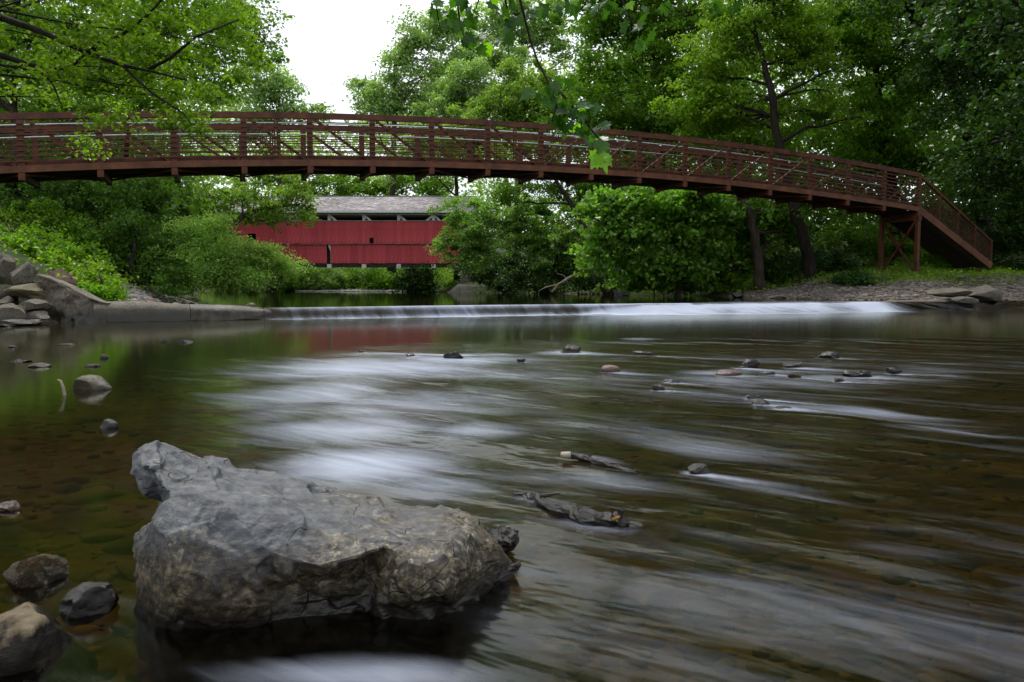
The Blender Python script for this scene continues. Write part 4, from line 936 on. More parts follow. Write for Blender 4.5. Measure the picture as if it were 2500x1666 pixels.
# ------------------------------------------------------------------ vegetation
LEAFN = [0]
def leaf_quads(C, size, r, up=.55, droop=.35, aspect=.62):
    """folded kite leaves at centres C"""
    n = len(C); LEAFN[0] += n
    nrm = r.normal(size=(n, 3)); nrm /= np.linalg.norm(nrm, axis=1)[:, None]; nrm[:, 2] += up * 2; nrm /= np.linalg.norm(nrm, axis=1)[:, None]
    d = r.normal(size=(n, 3)); d[:, 2] -= droop; d -= nrm * (d * nrm).sum(1)[:, None]; d /= np.linalg.norm(d, axis=1)[:, None] + 1e-9
    s = np.cross(nrm, d); L = (size * r.uniform(.6, 1.3, n))[:, None]
    a = C - d * L * .5; b = C + s * L * aspect * .5 + nrm * L * .10; c = C + d * L * .5 - nrm * L * .12; e = C - s * L * aspect * .5 + nrm * L * .10
    V = np.stack([a, b, c, e], 1); i = np.arange(n)[:, None] * 4
    F = np.concatenate([i + np.array([[0, 1, 2]]), i + np.array([[0, 2, 3]])], 1).reshape(-1, 3)
    return V.reshape(-1, 3), F
def crown_pts(ells, n, r, cl_r=.7, per=130, shell=.55, flat=.5):
    """leaf centres: flattened sprays filling the lobes; returns points and spray centres"""
    vol = np.array([e[1][0] * e[1][1] + e[1][0] * e[1][2] + e[1][1] * e[1][2] for e in ells]); vol = vol / vol.sum()
    ncl = max(6, int(n / per)); CC = []
    for (c, rad), fr in zip(ells, vol):
        k = max(2, int(round(ncl * fr))); u = r.normal(size=(k, 3)); u /= np.linalg.norm(u, axis=1)[:, None]
        q = shell + (1 - shell) * r.random(k) ** .5; q = np.where(r.random(k) < .22, r.random(k) * shell, q)
        CC.append(np.array(c) + u * q[:, None] * np.array(rad) * (1 + .22 * r.normal(size=(k, 1))))
    CC = np.concatenate(CC); k = len(CC)
    cr = cl_r * r.uniform(.55, 1.35, k); cnt = np.maximum(3, (per * r.uniform(.4, 1.6, k) * n / (per * k))).astype(int)
    ii = np.repeat(np.arange(k), cnt); m = len(ii)
    u = r.normal(size=(m, 3)); u /= np.linalg.norm(u, axis=1)[:, None]; q = r.random(m) ** .45
    tilt = r.normal(size=(k, 2)) * .25
    o = u * q[:, None] * cr[ii][:, None]; o[:, 2] = o[:, 2] * flat + o[:, 0] * tilt[ii, 0] + o[:, 1] * tilt[ii, 1]
    o[:, 2] -= .15 * (o[:, 0] ** 2 + o[:, 1] ** 2) / cr[ii]
    return CC[ii] + o, CC
TREES = []
def tree(name, label, cat, trunk, ells, n, leaf, mk, bark='bark', r0=.2, group=None, cl=.7, per=130, limbs=14, up=.5, droop=.35, flat=.5, seed=1, aspect=.62, shell=.55, extra=(), lowz=None, lmax=9):
    """trunk: world points (base first); ells: [(centre, radii)]"""
    r = np.random.default_rng(seed); base = Vector(trunk[0])
    t = thing(name, tuple(base), label, cat, group)
    pts = [Vector(p) for p in trunk]; tp = []
    for a, b in zip(pts[:-1], pts[1:]):
        for f in np.linspace(0, 1, 5)[:-1]: tp.append(a.lerp(b, f))
    tp.append(pts[-1]); m = len(tp)
    for i in range(1, m - 1): tp[i] = tp[i] + Vector(r.normal(size=3) * r0 * .22)
    mb = MB(); rad = [r0 * (1 - .72 * i / (m - 1)) * (1.35 if i == 0 else 1) for i in range(m)]
    mb.tube(tp, rad, 9, True, .05)
    C, CC = crown_pts(ells, n, r, cl, per, shell, flat)
    if lowz is not None: C[:, 2] = np.maximum(C[:, 2], lowz)
    TP = np.array([tuple(p) for p in tp])
    order = r.permutation(len(CC))[:limbs]
    for j in order:
        c = CC[j]; k = int(np.argmin(np.linalg.norm(TP - c, axis=1) + np.abs(TP[:, 2] - c[2]) * .4)); k = max(1, min(m - 1, k - int(r.integers(0, 3))))
        a = TP[k]; L = np.linalg.norm(c - a)
        if L < .3: continue
        mid = a * .5 + c * .5 + r.normal(size=3) * L * .07 + np.array([0, 0, L * .08])
        q1 = a * .75 + mid * .25; rr_ = max(.008, min(rad[k] * .55, L * .022, lmax))
        lp = []
        for f in np.linspace(0, 1, 7): lp.append(Vector(a * (1 - f) ** 2 + 2 * mid * f * (1 - f) + c * f * f + r.normal(size=3) * L * .01))
        mb.tube(lp, [rr_ * (1 - .8 * f) for f in np.linspace(0, 1, 7)], 5, False)
        for _ in range(3):
            f = r.uniform(.4, .95); a2 = a * (1 - f) ** 2 + 2 * mid * f * (1 - f) + c * f * f; c2 = CC[int(np.argmin(np.linalg.norm(CC - a2, axis=1) + r.random(len(CC)) * 1.5))]
            if .2 < np.linalg.norm(c2 - a2) < 4: mb.tube([Vector(a2), Vector((a2 + c2) / 2 + r.normal(size=3) * .08), Vector(c2)], [rr_ * .4, rr_ * .25, rr_ * .1], 4, False)
    for e in extra: mb.tube([Vector(p) for p in e[0]], e[1], 7, True, .05)
    build('trunk', mb, M[bark], t, smooth=True)
    V, F = leaf_quads(C, leaf, r, up, droop, aspect)
    me = np_mesh('crown', V - np.array(base), F, 3); link('crown', me, M[mk], t, (0, 0, 0))
    return t
def E(dx, dy, rx, ry, Y, rz=None):
    """lobe from a spot of the 2353-wide survey view: centre, half width, half height (px), distance, depth radius"""
    c = D(dx, dy, Y); k = Y / 1788.0
    return (np.array(c), (rx * k, rz if rz else max(rx * k * .7, .8), ry * k))
def base_at(dx, Y, z=None):
    a, _ = ray(dx * 1.0625, 690); x = a * Y; return Vector((x, Y, gz(x, Y) - .1))

G1 = 'trees along the stream banks'
# left side
tree('overhanging_tree', 'tree on the left bank whose leafy branches hang in front of the footbridge', 'tree', [(-12.5, 11, gz(-12.5, 11)), (-12.3, 11.5, 4), (-11.0, 12, 7.5), (-8.0, 13, 10.5)],
     [E(-60, 60, 300, 190, 13, 2.5), E(170, 150, 200, 120, 13, 2), E(330, 190, 170, 75, 13.5, 1.6), E(470, 215, 75, 45, 13.5, 1), E(240, 275, 70, 40, 13, .8), E(410, 265, 55, 25, 13, .8), E(500, 80, 110, 70, 14, 1.5), E(330, 40, 200, 90, 13, 2), E(-100, -250, 500, 200, 12, 3), E(300, -200, 250, 120, 13, 3), ((-6.5, 6, 7.2), (2.6, 3.2, 1.3)), ((-4.2, 3.5, 6.8), (2.0, 2.6, 1.0)), ((-7, 2, 7.5), (2.5, 2.5, 1.2))],  # last three lobes: unseen canopy added to darken the near left water
     38000, .095, 'leaf_bright', 'bark_black', .28, None, .42, 95, 40, .55, .5, .42, 21, lmax=.035,
     extra=[([(-11.0, 12, 7.0), D(-120, -10, 13), D(0, 40, 12.8), D(100, 75, 12.6), D(200, 122, 12.5), D(280, 150, 12.4), D(350, 165, 12.4), D(430, 185, 12.4)], [.12, .075, .06, .05, .04, .03, .022, .012]),
            ([D(200, 122, 12.5), D(280, 80, 12.5), D(340, 35, 12.5), D(380, -10, 12.5), D(400, -60, 12.5)], [.035, .028, .022, .016, .01]),
            ([(-11.8, 11.8, 5.2), D(-120, 100, 12.6), D(0, 128, 12.5), D(75, 150, 12.5), D(160, 160, 12.4), D(195, 125, 12.4), D(230, 95, 12.4)], [.11, .07, .05, .04, .03, .02, .012]),
            ([D(75, 150, 12.5), D(120, 190, 12.4), D(140, 240, 12.4)], [.025, .018, .008]), ([D(280, 150, 12.4), D(350, 215, 12.4), D(420, 260, 12.4), D(440, 285, 12.4)], [.025, .02, .014, .008]),
            ([D(340, 160, 12.8), D(390, 135, 12.8), D(450, 85, 12.8), D(550, 45, 13)], [.03, .026, .02, .01])])
tree('leafy_tree', 'tall leafy tree rising behind the left half of the footbridge', 'tree', [base_at(40, 30), D(36, 400, 30), D(30, 100, 30), D(60, -150, 30)],
     [E(60, 60, 260, 170, 30), E(-150, 0, 250, 250, 29), E(300, 120, 180, 130, 31), E(420, 40, 160, 120, 30), E(540, 90, 80, 110, 31), E(480, 190, 110, 60, 31), E(120, 240, 200, 70, 30), E(200, -120, 350, 120, 30)],
     34000, .17, 'leaf_mid', 'bark', .24, G1, .8, 130, 34, .5, .35, .45, 22)
tree('leafy_tree', 'slim tree with a dark trunk showing just above the footbridge rail at left', 'tree', [base_at(280, 34), D(285, 420, 34), D(300, 230, 34), D(340, 60, 34)],
     [E(330, 60, 150, 110, 34), E(420, 150, 130, 90, 34), E(230, 180, 140, 80, 34), E(560, 30, 80, 70, 34), E(600, 110, 36, 60, 34)], 16000, .18, 'leaf_bright', 'bark_black', .16, G1, .8, 120, 20, .5, .35, .45, 23)
tree('dark_tree', 'dark bushy tree below the left part of the footbridge deck', 'tree', [base_at(180, 28), D(190, 560, 28), D(200, 450, 28)],
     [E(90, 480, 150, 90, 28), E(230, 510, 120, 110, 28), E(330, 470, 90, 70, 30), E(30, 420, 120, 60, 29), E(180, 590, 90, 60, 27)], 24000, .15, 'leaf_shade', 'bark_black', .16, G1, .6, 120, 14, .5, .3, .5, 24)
tree('arching_tree', 'tree arching from the left bank over the roof of the covered bridge', 'tree', [base_at(420, 44), D(480, 600, 44), D(520, 520, 44), D(600, 480, 45), D(690, 470, 46)],
     [E(450, 470, 90, 60, 44), E(560, 450, 110, 45, 45), E(660, 450, 80, 40, 46), E(700, 490, 40, 18, 46), E(600, 500, 60, 18, 45), E(480, 540, 60, 40, 44), E(400, 450, 80, 60, 43)], 14500, .20, 'leaf_yellow', 'bark', .22, G1, .8, 110, 16, .5, .3, .4, 25)
tree('pale_willow', 'pale green willow bush leaning out over the upper pool at left', 'shrub', [base_at(395, 26), D(430, 640, 26.5), D(470, 580, 27), D(500, 540, 27)],
     [E(470, 560, 90, 55, 27), E(525, 590, 70, 42, 27), E(430, 620, 70, 50, 26), E(600, 590, 60, 28, 27.5), E(520, 630, 90, 40, 27), E(650, 612, 50, 14, 28), E(600, 570, 30, 10, 27.5), E(440, 525, 45, 22, 27), E(500, 510, 25, 12, 27), E(560, 640, 60, 20, 27)], 30000, .115, 'leaf_pale', 'bark', .10, None, .5, 45, 26, .5, .2, .42, 26, .40, .35)
tree('hollow_bush', 'dark bush with a shaded hollow at the left end of the upper pool', 'shrub', [base_at(310, 22.5), D(305, 620, 22.5), D(310, 560, 22.5)],
     [E(280, 590, 70, 60, 23), E(360, 600, 60, 60, 23), E(330, 545, 80, 50, 23), E(390, 650, 35, 35, 22.5), E(235, 640, 40, 40, 22.5)], 17000, .095, 'leaf_shade', 'bark_black', .10, None, .4, 110, 16, .5, .3, .5, 27)
for k, (dx, dy, rx, ry, Y, mk, lb) in enumerate([(20, 560, 90, 40, 20, 'leaf_vivid', 'bright lime shrub above the rock pile at the left edge'), (120, 590, 80, 45, 20, 'leaf_vivid', 'bright green shrub behind the reddish rock at left'),
        (190, 640, 50, 40, 19, 'leaf_bright', 'leafy green shrub behind the sloping wing wall'), (150, 530, 90, 40, 23, 'leaf_mid', 'mid green shrub beneath the dark bushy tree'), (60, 510, 100, 45, 24, 'leaf_mid', 'tall undergrowth shrub at the far left below the footbridge'), (225, 672, 28, 20, 18.3, 'leaf_vivid', 'small bright plant at the foot of the wing wall')]):
    c = D(dx, dy, Y); g_ = gz(c.x, c.y)
    tree('shrub', lb, 'shrub', [(c.x, c.y, g_ - .05), (c.x + .1, c.y, g_ + .3), (c.x, c.y + .1, max(g_ + .5, c.z))], [E(dx, dy, rx, ry, Y), E(dx + rx * .6, dy + ry * .5, rx * .6, ry * .6, Y), E(dx - rx * .6, dy + ry * .3, rx * .6, ry * .7, Y)], 7000, .10, mk, 'bark', .05, 'undergrowth shrubs on the left bank', .33, 90, 14, .5, .2, .6, 40 + k)
# far centre
tree('far_tree', 'pale distant tree at the left side of the sky gap', 'tree', [base_at(640, 78), D(640, 400, 78), D(640, 200, 78)], [E(640, 230, 60, 50, 78), E(590, 200, 60, 70, 78), E(700, 260, 35, 25, 78), E(560, 290, 90, 60, 78), E(650, 180, 24, 20, 78)], 13000, .34, 'leaf_hazed', 'bark', .3, G1, 1.5, 110, 16, .5, .3, .5, 60)
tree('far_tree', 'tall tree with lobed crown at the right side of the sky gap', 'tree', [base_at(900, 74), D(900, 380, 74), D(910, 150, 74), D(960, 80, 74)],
     [E(860, 215, 50, 40, 74), E(930, 150, 60, 50, 74), E(970, 90, 60, 45, 74), E(900, 240, 80, 35, 74), E(1000, 200, 80, 70, 74), E(830, 190, 22, 18, 74), E(1060, 110, 60, 80, 74), E(1010, 50, 40, 30, 74)], 24000, .30, 'leaf_hazed', 'bark', .34, G1, 1.3, 100, 26, .5, .3, .5, 61)
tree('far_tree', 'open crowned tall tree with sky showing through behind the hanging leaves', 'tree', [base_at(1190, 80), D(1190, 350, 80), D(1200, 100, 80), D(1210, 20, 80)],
     [E(1180, 110, 60, 100, 80), E(1240, 60, 70, 70, 80), E(1110, 60, 60, 50, 80), E(1300, 130, 60, 100, 80), E(1190, 20, 70, 50, 80)], 14000, .32, 'leaf_hazed', 'bark', .34, G1, 1.2, 90, 26, .5, .3, .5, 62)
tree('yellow_tree', 'yellow green rounded tree just above the middle of the footbridge', 'tree', [base_at(1170, 64), D(1165, 450, 64), D(1160, 250, 64)],
     [E(1170, 240, 80, 40, 64), E(1130, 270, 80, 40, 64), E(1220, 200, 50, 45, 64), E(1240, 270, 60, 35, 64), E(1180, 170, 35, 30, 64), E(1100, 330, 120, 60, 64), E(1200, 240, 70, 70, 66), E(1260, 220, 60, 60, 66)], 34000, .26, 'leaf_yellow', 'bark', .26, G1, .9, 130, 16, .5, .2, .55, 63)
tree('rounded_tree', 'soft green rounded tree between the yellow green tree and the sky gap', 'tree', [base_at(1050, 68), D(1050, 450, 68), D(1050, 260, 68)],
     [E(1050, 220, 60, 40, 68), E(1010, 260, 60, 30, 68), E(1080, 170, 50, 30, 68), E(1000, 340, 120, 60, 68), E(1130, 130, 60, 40, 70), E(1070, 230, 80, 60, 70)], 26000, .26, 'leaf_hazed', 'bark', .26, G1, 1.0, 120, 16, .5, .2, .55, 64)
tree('bank_tree', 'small spreading tree behind the roof of the covered bridge', 'tree', [base_at(850, 82), D(850, 500, 82), D(860, 430, 82)],
     [E(800, 430, 90, 25, 82), E(900, 420, 100, 35, 82), E(760, 450, 60, 22, 82), E(980, 430, 80, 30, 82), E(620, 400, 120, 40, 82)], 15000, .30, 'leaf_mid', 'bark', .22, G1, 1.1, 110, 20, .5, .3, .5, 65)
for k, (dx, dy, rx, ry, Y, mk, lb) in enumerate([(600, 635, 70, 32, 71, 'leaf_dark', 'low shrub on the far shore left of the missing board'), (690, 640, 50, 30, 70, 'leaf_broad', 'blue green shrub on the far shore under the covered bridge'), (770, 640, 60, 28, 70, 'leaf_hazed', 'rounded shrub above the white far gravel, left one'),
        (850, 634, 60, 32, 70, 'leaf_mid', 'rounded shrub above the white far gravel, right one'), (905, 650, 30, 16, 69, 'leaf_vivid', 'bright shrub left of the dark bridge pier'), (960, 640, 34, 26, 59.2, 'leaf_dark', 'dark climbing growth hiding the bridge pier'), (1000, 645, 28, 24, 72, 'leaf_vivid', 'lime shrub seen in the opening right of the dark bridge pier'), (540, 650, 50, 22, 68, 'leaf_hazed', 'pale shrub on the far shore behind the willow')]):
    c = D(dx, dy, Y); g_ = gz(c.x, c.y)
    tree('shrub', lb, 'shrub', [(c.x, c.y, g_ - .05), (c.x + .1, c.y, g_ + .5), (c.x, c.y + .1, max(g_ + .7, c.z))], [E(dx, dy, rx, ry, Y), E(dx + rx * .6, dy + ry * .5, rx * .6, ry * .7, Y), E(dx - rx * .6, dy + ry * .5, rx * .6, ry * .6, Y)], 5000, .20, mk, 'bark', .07, 'shrubs on the far shore', .7, 90, 6, .5, .2, .6, 80 + k, lowz=.28)
# centre right, in front of the covered bridge end
tree('leaning_tree', 'leaning tree whose foliage covers the right end of the covered bridge', 'tree', [base_at(1400, 46), D(1330, 590, 46), D(1240, 520, 47), D(1180, 500, 48)],
     [E(1050, 500, 52, 45, 49), E(1018, 562, 42, 26, 49), E(1080, 590, 50, 30, 48.5), E(1120, 490, 60, 28, 49), E(1180, 520, 90, 50, 48), E(1250, 480, 80, 50, 48), E(1250, 560, 90, 45, 47), E(1100, 560, 70, 35, 48), E(1300, 590, 60, 30, 47), E(1330, 500, 60, 40, 47)],
     36000, .17, 'leaf_soft', 'bark', .22, G1, .62, 120, 26, .5, .35, .42, 70)
tree('leaning_tree', 'dark trunked tree leaning left beneath the middle of the footbridge', 'tree', [base_at(1420, 42), D(1370, 560, 42), D(1310, 470, 43), D(1270, 400, 43), D(1240, 300, 43)],
     [E(1180, 440, 80, 25, 44), E(1300, 430, 80, 30, 44), E(1380, 440, 70, 40, 44), E(1200, 350, 80, 50, 44), E(1320, 340, 110, 50, 44), E(1400, 400, 60, 40, 44), E(1330, 250, 110, 60, 44)], 20000, .17, 'leaf_mid', 'bark_black', .2, G1, .8, 120, 20, .5, .3, .45, 71)
tree('dark_thicket', 'dark shaded thicket at the waterline right of the covered bridge', 'shrub', [base_at(1180, 54), D(1180, 655, 54), D(1180, 620, 54)],
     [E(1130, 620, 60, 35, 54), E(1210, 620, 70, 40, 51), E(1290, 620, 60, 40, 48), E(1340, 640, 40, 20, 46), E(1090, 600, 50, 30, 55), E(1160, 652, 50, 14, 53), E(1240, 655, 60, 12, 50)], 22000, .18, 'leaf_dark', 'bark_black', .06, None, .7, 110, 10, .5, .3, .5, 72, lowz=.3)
tree('broadleaf_tree', 'broad leaved tree with big glossy leaves under the right half of the footbridge', 'tree', [base_at(1560, 37), D(1560, 600, 37), D(1550, 500, 36.5), D(1540, 440, 36)],
     [E(1720, 500, 70, 50, 37.5), E(1700, 590, 60, 50, 38), E(1390, 450, 30, 12, 35.5), E(1350, 478, 26, 9, 35), E(1352, 575, 26, 8, 35), E(1360, 610, 30, 9, 35), E(1372, 535, 26, 9, 35), E(1375, 560, 22, 14, 35), E(1600, 440, 60, 20, 35), E(1460, 645, 80, 18, 37), E(1590, 645, 80, 20, 37.5), E(1420, 480, 70, 35, 35), E(1500, 460, 110, 35, 35.5), E(1450, 540, 70, 45, 35), E(1540, 540, 100, 60, 36), E(1620, 480, 90, 45, 36), E(1420, 600, 45, 40, 35.5), E(1520, 610, 100, 40, 36), E(1630, 570, 70, 60, 37), E(1400, 510, 35, 22, 35)],
     27000, .23, 'leaf_broad', 'bark', .16, G1, .6, 26, 40, .4, .6, .35, 73, .8, .25)
# right side, tall
tree('tall_tree', 'tall tree filling the view above the footbridge right of the hanging leaves', 'tree', [base_at(1480, 46), D(1475, 400, 46), D(1460, 150, 46), D(1450, -80, 46)],
     [E(1400, 60, 110, 90, 46), E(1480, 180, 130, 80, 46), E(1360, 200, 80, 60, 46), E(1560, 60, 130, 100, 46), E(1450, -60, 200, 100, 46), E(1540, 280, 120, 50, 46), E(1400, 280, 90, 30, 46), E(1630, 200, 90, 90, 46)],
     42000, .24, 'leaf_mid', 'bark', .34, G1, 1.0, 130, 34, .5, .35, .45, 74)
tree('tall_tree', 'tree with a curved dark trunk standing above the right half of the footbridge', 'tree', [base_at(1870, 37), D(1850, 560, 37), D(1815, 440, 37), D(1790, 330, 37), D(1768, 200, 37), D(1742, 90, 37), D(1735, -60, 37)],
     [E(1700, 60, 120, 90, 37.5), E(1650, 170, 90, 70, 38), E(1840, 130, 110, 80, 38), E(1690, 280, 100, 50, 38.5), E(1880, 260, 100, 60, 38.5), E(1800, -30, 180, 80, 37.5), E(1780, 330, 60, 26, 39), E(1600, 240, 80, 60, 38)],
     34000, .19, 'leaf_bright', 'bark_black', .30, G1, .8, 120, 40, .5, .35, .42, 75)
tree('bank_trunk_tree', 'tree with a straight brown trunk on the grassy bank under the footbridge', 'tree', [base_at(1750, 36), D(1738, 560, 36), D(1716, 480, 36), D(1700, 420, 36.3), D(1690, 330, 37)],
     [E(1700, 480, 70, 35, 37.5), E(1780, 500, 70, 35, 38), E(1640, 420, 70, 25, 38), E(1720, 560, 50, 25, 38), E(1660, 350, 90, 40, 39), E(1820, 540, 40, 30, 39)], 16000, .16, 'leaf_mid', 'bark', .26, G1, .7, 100, 20, .5, .3, .45, 76)
tree('tall_tree', 'broad tall tree behind the right end of the footbridge', 'tree', [base_at(2060, 42), D(2050, 400, 42), D(2020, 200, 42), D(2000, 0, 42)],
     [E(1980, 120, 110, 80, 41), E(2080, 200, 110, 80, 41), E(1970, 260, 90, 70, 41), E(2080, 320, 100, 60, 41), E(2050, 20, 150, 90, 41), E(1930, 40, 90, 70, 41), E(2000, 370, 90, 40, 41), E(2150, 100, 100, 90, 41), E(2150, 380, 60, 50, 41)],
     42000, .20, 'leaf_mid', 'bark_black', .34, G1, .9, 130, 34, .5, .35, .42, 77)
tree('dark_tree', 'dark tree with a thick leaning trunk at the upper right', 'tree', [base_at(2300, 41), D(2265, 520, 41), D(2235, 340, 40), D(2205, 220, 39), D(2150, 120, 38), D(2080, 20, 37)],
     [E(2240, 60, 140, 110, 34), E(2300, 220, 90, 110, 34.5), E(2170, 260, 50, 40, 33), E(2160, 160, 70, 50, 33.5), E(2330, 400, 90, 110, 35), E(2220, 430, 60, 60, 35), E(2420, 100, 160, 200, 34), E(2200, -80, 200, 100, 33)],
     38000, .18, 'leaf_dark', 'bark_black', .46, G1, .9, 120, 30, .5, .35, .42, 78)
tree('dark_tree', 'dark leafy tree at the right edge behind the stair of the footbridge', 'tree', [base_at(2420, 36), D(2400, 500, 36), D(2380, 300, 36)],
     [E(2360, 560, 90, 80, 37), E(2250, 560, 50, 60, 38.5), E(2420, 400, 120, 150, 36), E(2300, 620, 60, 30, 37), E(2200, 500, 50, 50, 39), E(2480, 200, 100, 200, 36)], 22000, .18, 'leaf_dark', 'bark_black', .36, G1, .9, 120, 20, .5, .35, .45, 79)
tree('near_bank_tree', 'tree on the near right bank with single shade-darkened sprays at the right edge', 'tree', [(13.0, 11, gz(13, 11)), (12.6, 11.5, 3), (12.0, 12, 7), (11, 13, 11)],
     [E(2300, 250, 60, 50, 17, .8), E(2360, 120, 60, 60, 17, 1), E(2240, 330, 50, 35, 18, .8), E(2190, 360, 28, 14, 18, .6), E(2400, 350, 60, 60, 16, 1), E(2300, -60, 300, 140, 16, 3), E(2300, 20, 90, 60, 17, 1.2), E(2500, -100, 400, 300, 14, 3.5), E(2500, 300, 120, 200, 14, 3)],  # lobes above the view enlarged to shade the right side
     12000, .13, 'leaf_dark', 'bark_black', .34, None, .45, 60, 34, .55, .45, .42, 84, .75)
tree('dark_tree', 'shading tree on the right bank beyond the picture edge', 'tree', [(20, 22, gz(20, 22)), (19.8, 22, 5), (19, 22, 11)], [((20.5, 22, 9), (5, 5, 4)), ((17, 21, 14.5), (6, 6, 3)), ((22, 24, 12), (5, 5, 5)), ((19, 16, 12.5), (5, 5, 3)), ((17, 28, 17), (6, 6, 3)), ((24, 32, 15), (6, 6, 4))], 34000, .3, 'leaf_dark', 'bark_black', .4, G1, 1.2, 120, 12, .5, .3, .45, 85)  # unseen tree, added to block light from the right side
for k, (dx, dy, rx, ry, Y, mk, lb) in enumerate([(1640, 630, 60, 24, 38, 'leaf_vivid', 'bright green shrub at the water edge below the broad leaved tree'), (1500, 645, 90, 18, 38.5, 'leaf_bright', 'low leafy shrub along the shore under the broad leaved tree'), (1950, 540, 60, 45, 42, 'leaf_mid', 'pale leafy shrub seen between the bank trees and the bridge support'),
        (2050, 560, 60, 50, 42, 'leaf_mid', 'shrub seen through the crossed braces of the bridge support'), (1900, 600, 60, 30, 40, 'leaf_dark', 'dark low shrub right of the thick bank trunk'), (2120, 610, 40, 26, 37, 'leaf_vivid', 'bright grassy shrub beside the stair of the footbridge'), (1790, 610, 35, 26, 38, 'leaf_dark', 'dark ivy shrub between the two bank trunks'), (1960, 640, 30, 8, 33, 'leaf_dark', 'small dark tuft in front of the bridge support')]):
    c = D(dx, dy, Y); g_ = gz(c.x, c.y)
    tree('shrub', lb, 'shrub', [(c.x, c.y, g_ - .05), (c.x + .1, c.y, g_ + .3), (c.x, c.y + .1, max(g_ + .4, c.z))], [E(dx, dy, rx, ry, Y), E(dx + rx * .6, dy + ry * .4, rx * .6, ry * .7, Y), E(dx - rx * .6, dy + ry * .4, rx * .6, ry * .6, Y)], 6000, .13, mk, 'bark', .05, 'undergrowth shrubs on the right bank', .42, 90, 8, .5, .2, .6, 90 + k)
open('/tmp/leafn', 'w').write(str(LEAFN[0]))

# distant wood, one mass
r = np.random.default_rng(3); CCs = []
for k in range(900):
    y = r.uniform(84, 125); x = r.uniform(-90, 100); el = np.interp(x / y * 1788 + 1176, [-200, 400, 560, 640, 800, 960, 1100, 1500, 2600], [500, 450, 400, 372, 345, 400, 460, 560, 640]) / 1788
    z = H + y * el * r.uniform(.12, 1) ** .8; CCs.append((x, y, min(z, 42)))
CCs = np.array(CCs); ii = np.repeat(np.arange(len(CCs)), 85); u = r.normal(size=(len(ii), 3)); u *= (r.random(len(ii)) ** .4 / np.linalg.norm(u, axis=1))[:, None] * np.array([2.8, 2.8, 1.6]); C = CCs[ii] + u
V, F = leaf_quads(C, .62, r, .5, .3); tag(link('distant_wood', np_mesh('distant_wood', V, F, 3), M['leaf_hazed']), 'far wooded slope closing the valley behind the trees', 'wood', kind='stuff')
# nearer wood closing the gaps between the bank trees
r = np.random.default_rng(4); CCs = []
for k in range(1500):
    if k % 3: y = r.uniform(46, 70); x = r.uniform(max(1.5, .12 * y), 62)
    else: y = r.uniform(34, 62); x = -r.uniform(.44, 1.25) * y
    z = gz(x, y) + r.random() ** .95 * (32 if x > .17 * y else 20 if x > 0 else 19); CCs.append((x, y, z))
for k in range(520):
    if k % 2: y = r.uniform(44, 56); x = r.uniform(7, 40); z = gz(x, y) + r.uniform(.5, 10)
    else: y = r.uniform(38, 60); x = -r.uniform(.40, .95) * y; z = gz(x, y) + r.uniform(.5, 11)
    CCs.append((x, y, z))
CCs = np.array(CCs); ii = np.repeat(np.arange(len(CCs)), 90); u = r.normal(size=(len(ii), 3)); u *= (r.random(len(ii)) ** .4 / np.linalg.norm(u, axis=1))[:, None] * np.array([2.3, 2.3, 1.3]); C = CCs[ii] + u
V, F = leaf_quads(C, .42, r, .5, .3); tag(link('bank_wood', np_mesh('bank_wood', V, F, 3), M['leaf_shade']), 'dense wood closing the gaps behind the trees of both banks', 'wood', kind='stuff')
# ground cover: low leaves over the banks
r = np.random.default_rng(6); n = 150000
xx = r.uniform(-30, 34, n); yy = r.uniform(12, 84, n); d_, _, _ = seg_dist(xx, yy, RIVER, True); ins = inside(xx, yy, RIVER)
bar_ = (xx > 6) & (yy < 35.5) & (yy > 20); k_ = (~ins) & (np.where(bar_, d_ > 4.2 + r.normal(0, .5, n), d_ > .35)) & (d_ < 16) & (np.abs(xx) < .8 * yy)
xx, yy, d_ = xx[k_], yy[k_], d_[k_]; zz = ground_z(xx, yy) + r.random(len(xx)) ** 1.4 * np.where((xx > 6) & (yy < 60), .22, .6)
V, F = leaf_quads(np.stack([xx, yy, zz], 1), np.clip(.07 + .0025 * yy, .09, .26), r, .5, .1); tag(link('ground_cover', np_mesh('ground_cover', V, F, 3), M['leaf_bright']), 'low leafy plants covering the banks', 'plants', kind='stuff')
# grass on the right bank
n = 42000; xx = r.uniform(9, 26, n); yy = r.uniform(27, 42, n); d_, _, _ = seg_dist(xx, yy, RIVER, True); k_ = (~inside(xx, yy, RIVER)) & (d_ > 4.0 + r.normal(0, .5, n)) & (d_ < 10)
xx, yy = xx[k_], yy[k_]; zz = ground_z(xx, yy); m = len(xx); hh = r.uniform(.08, .28, m); a = r.uniform(0, 6.28, m); wv = .012
b0 = np.stack([xx - np.cos(a) * wv, yy - np.sin(a) * wv, zz - .02], 1); b1 = np.stack([xx + np.cos(a) * wv, yy + np.sin(a) * wv, zz - .02], 1); tp_ = np.stack([xx + r.normal(0, .07, m), yy + r.normal(0, .07, m), zz + hh], 1)
tag(link('grass', np_mesh('grass', np.stack([b0, b1, tp_], 1), np.arange(3 * m), 3), M['grass']), 'short grass on the right bank round the bridge support', 'grass', kind='stuff')

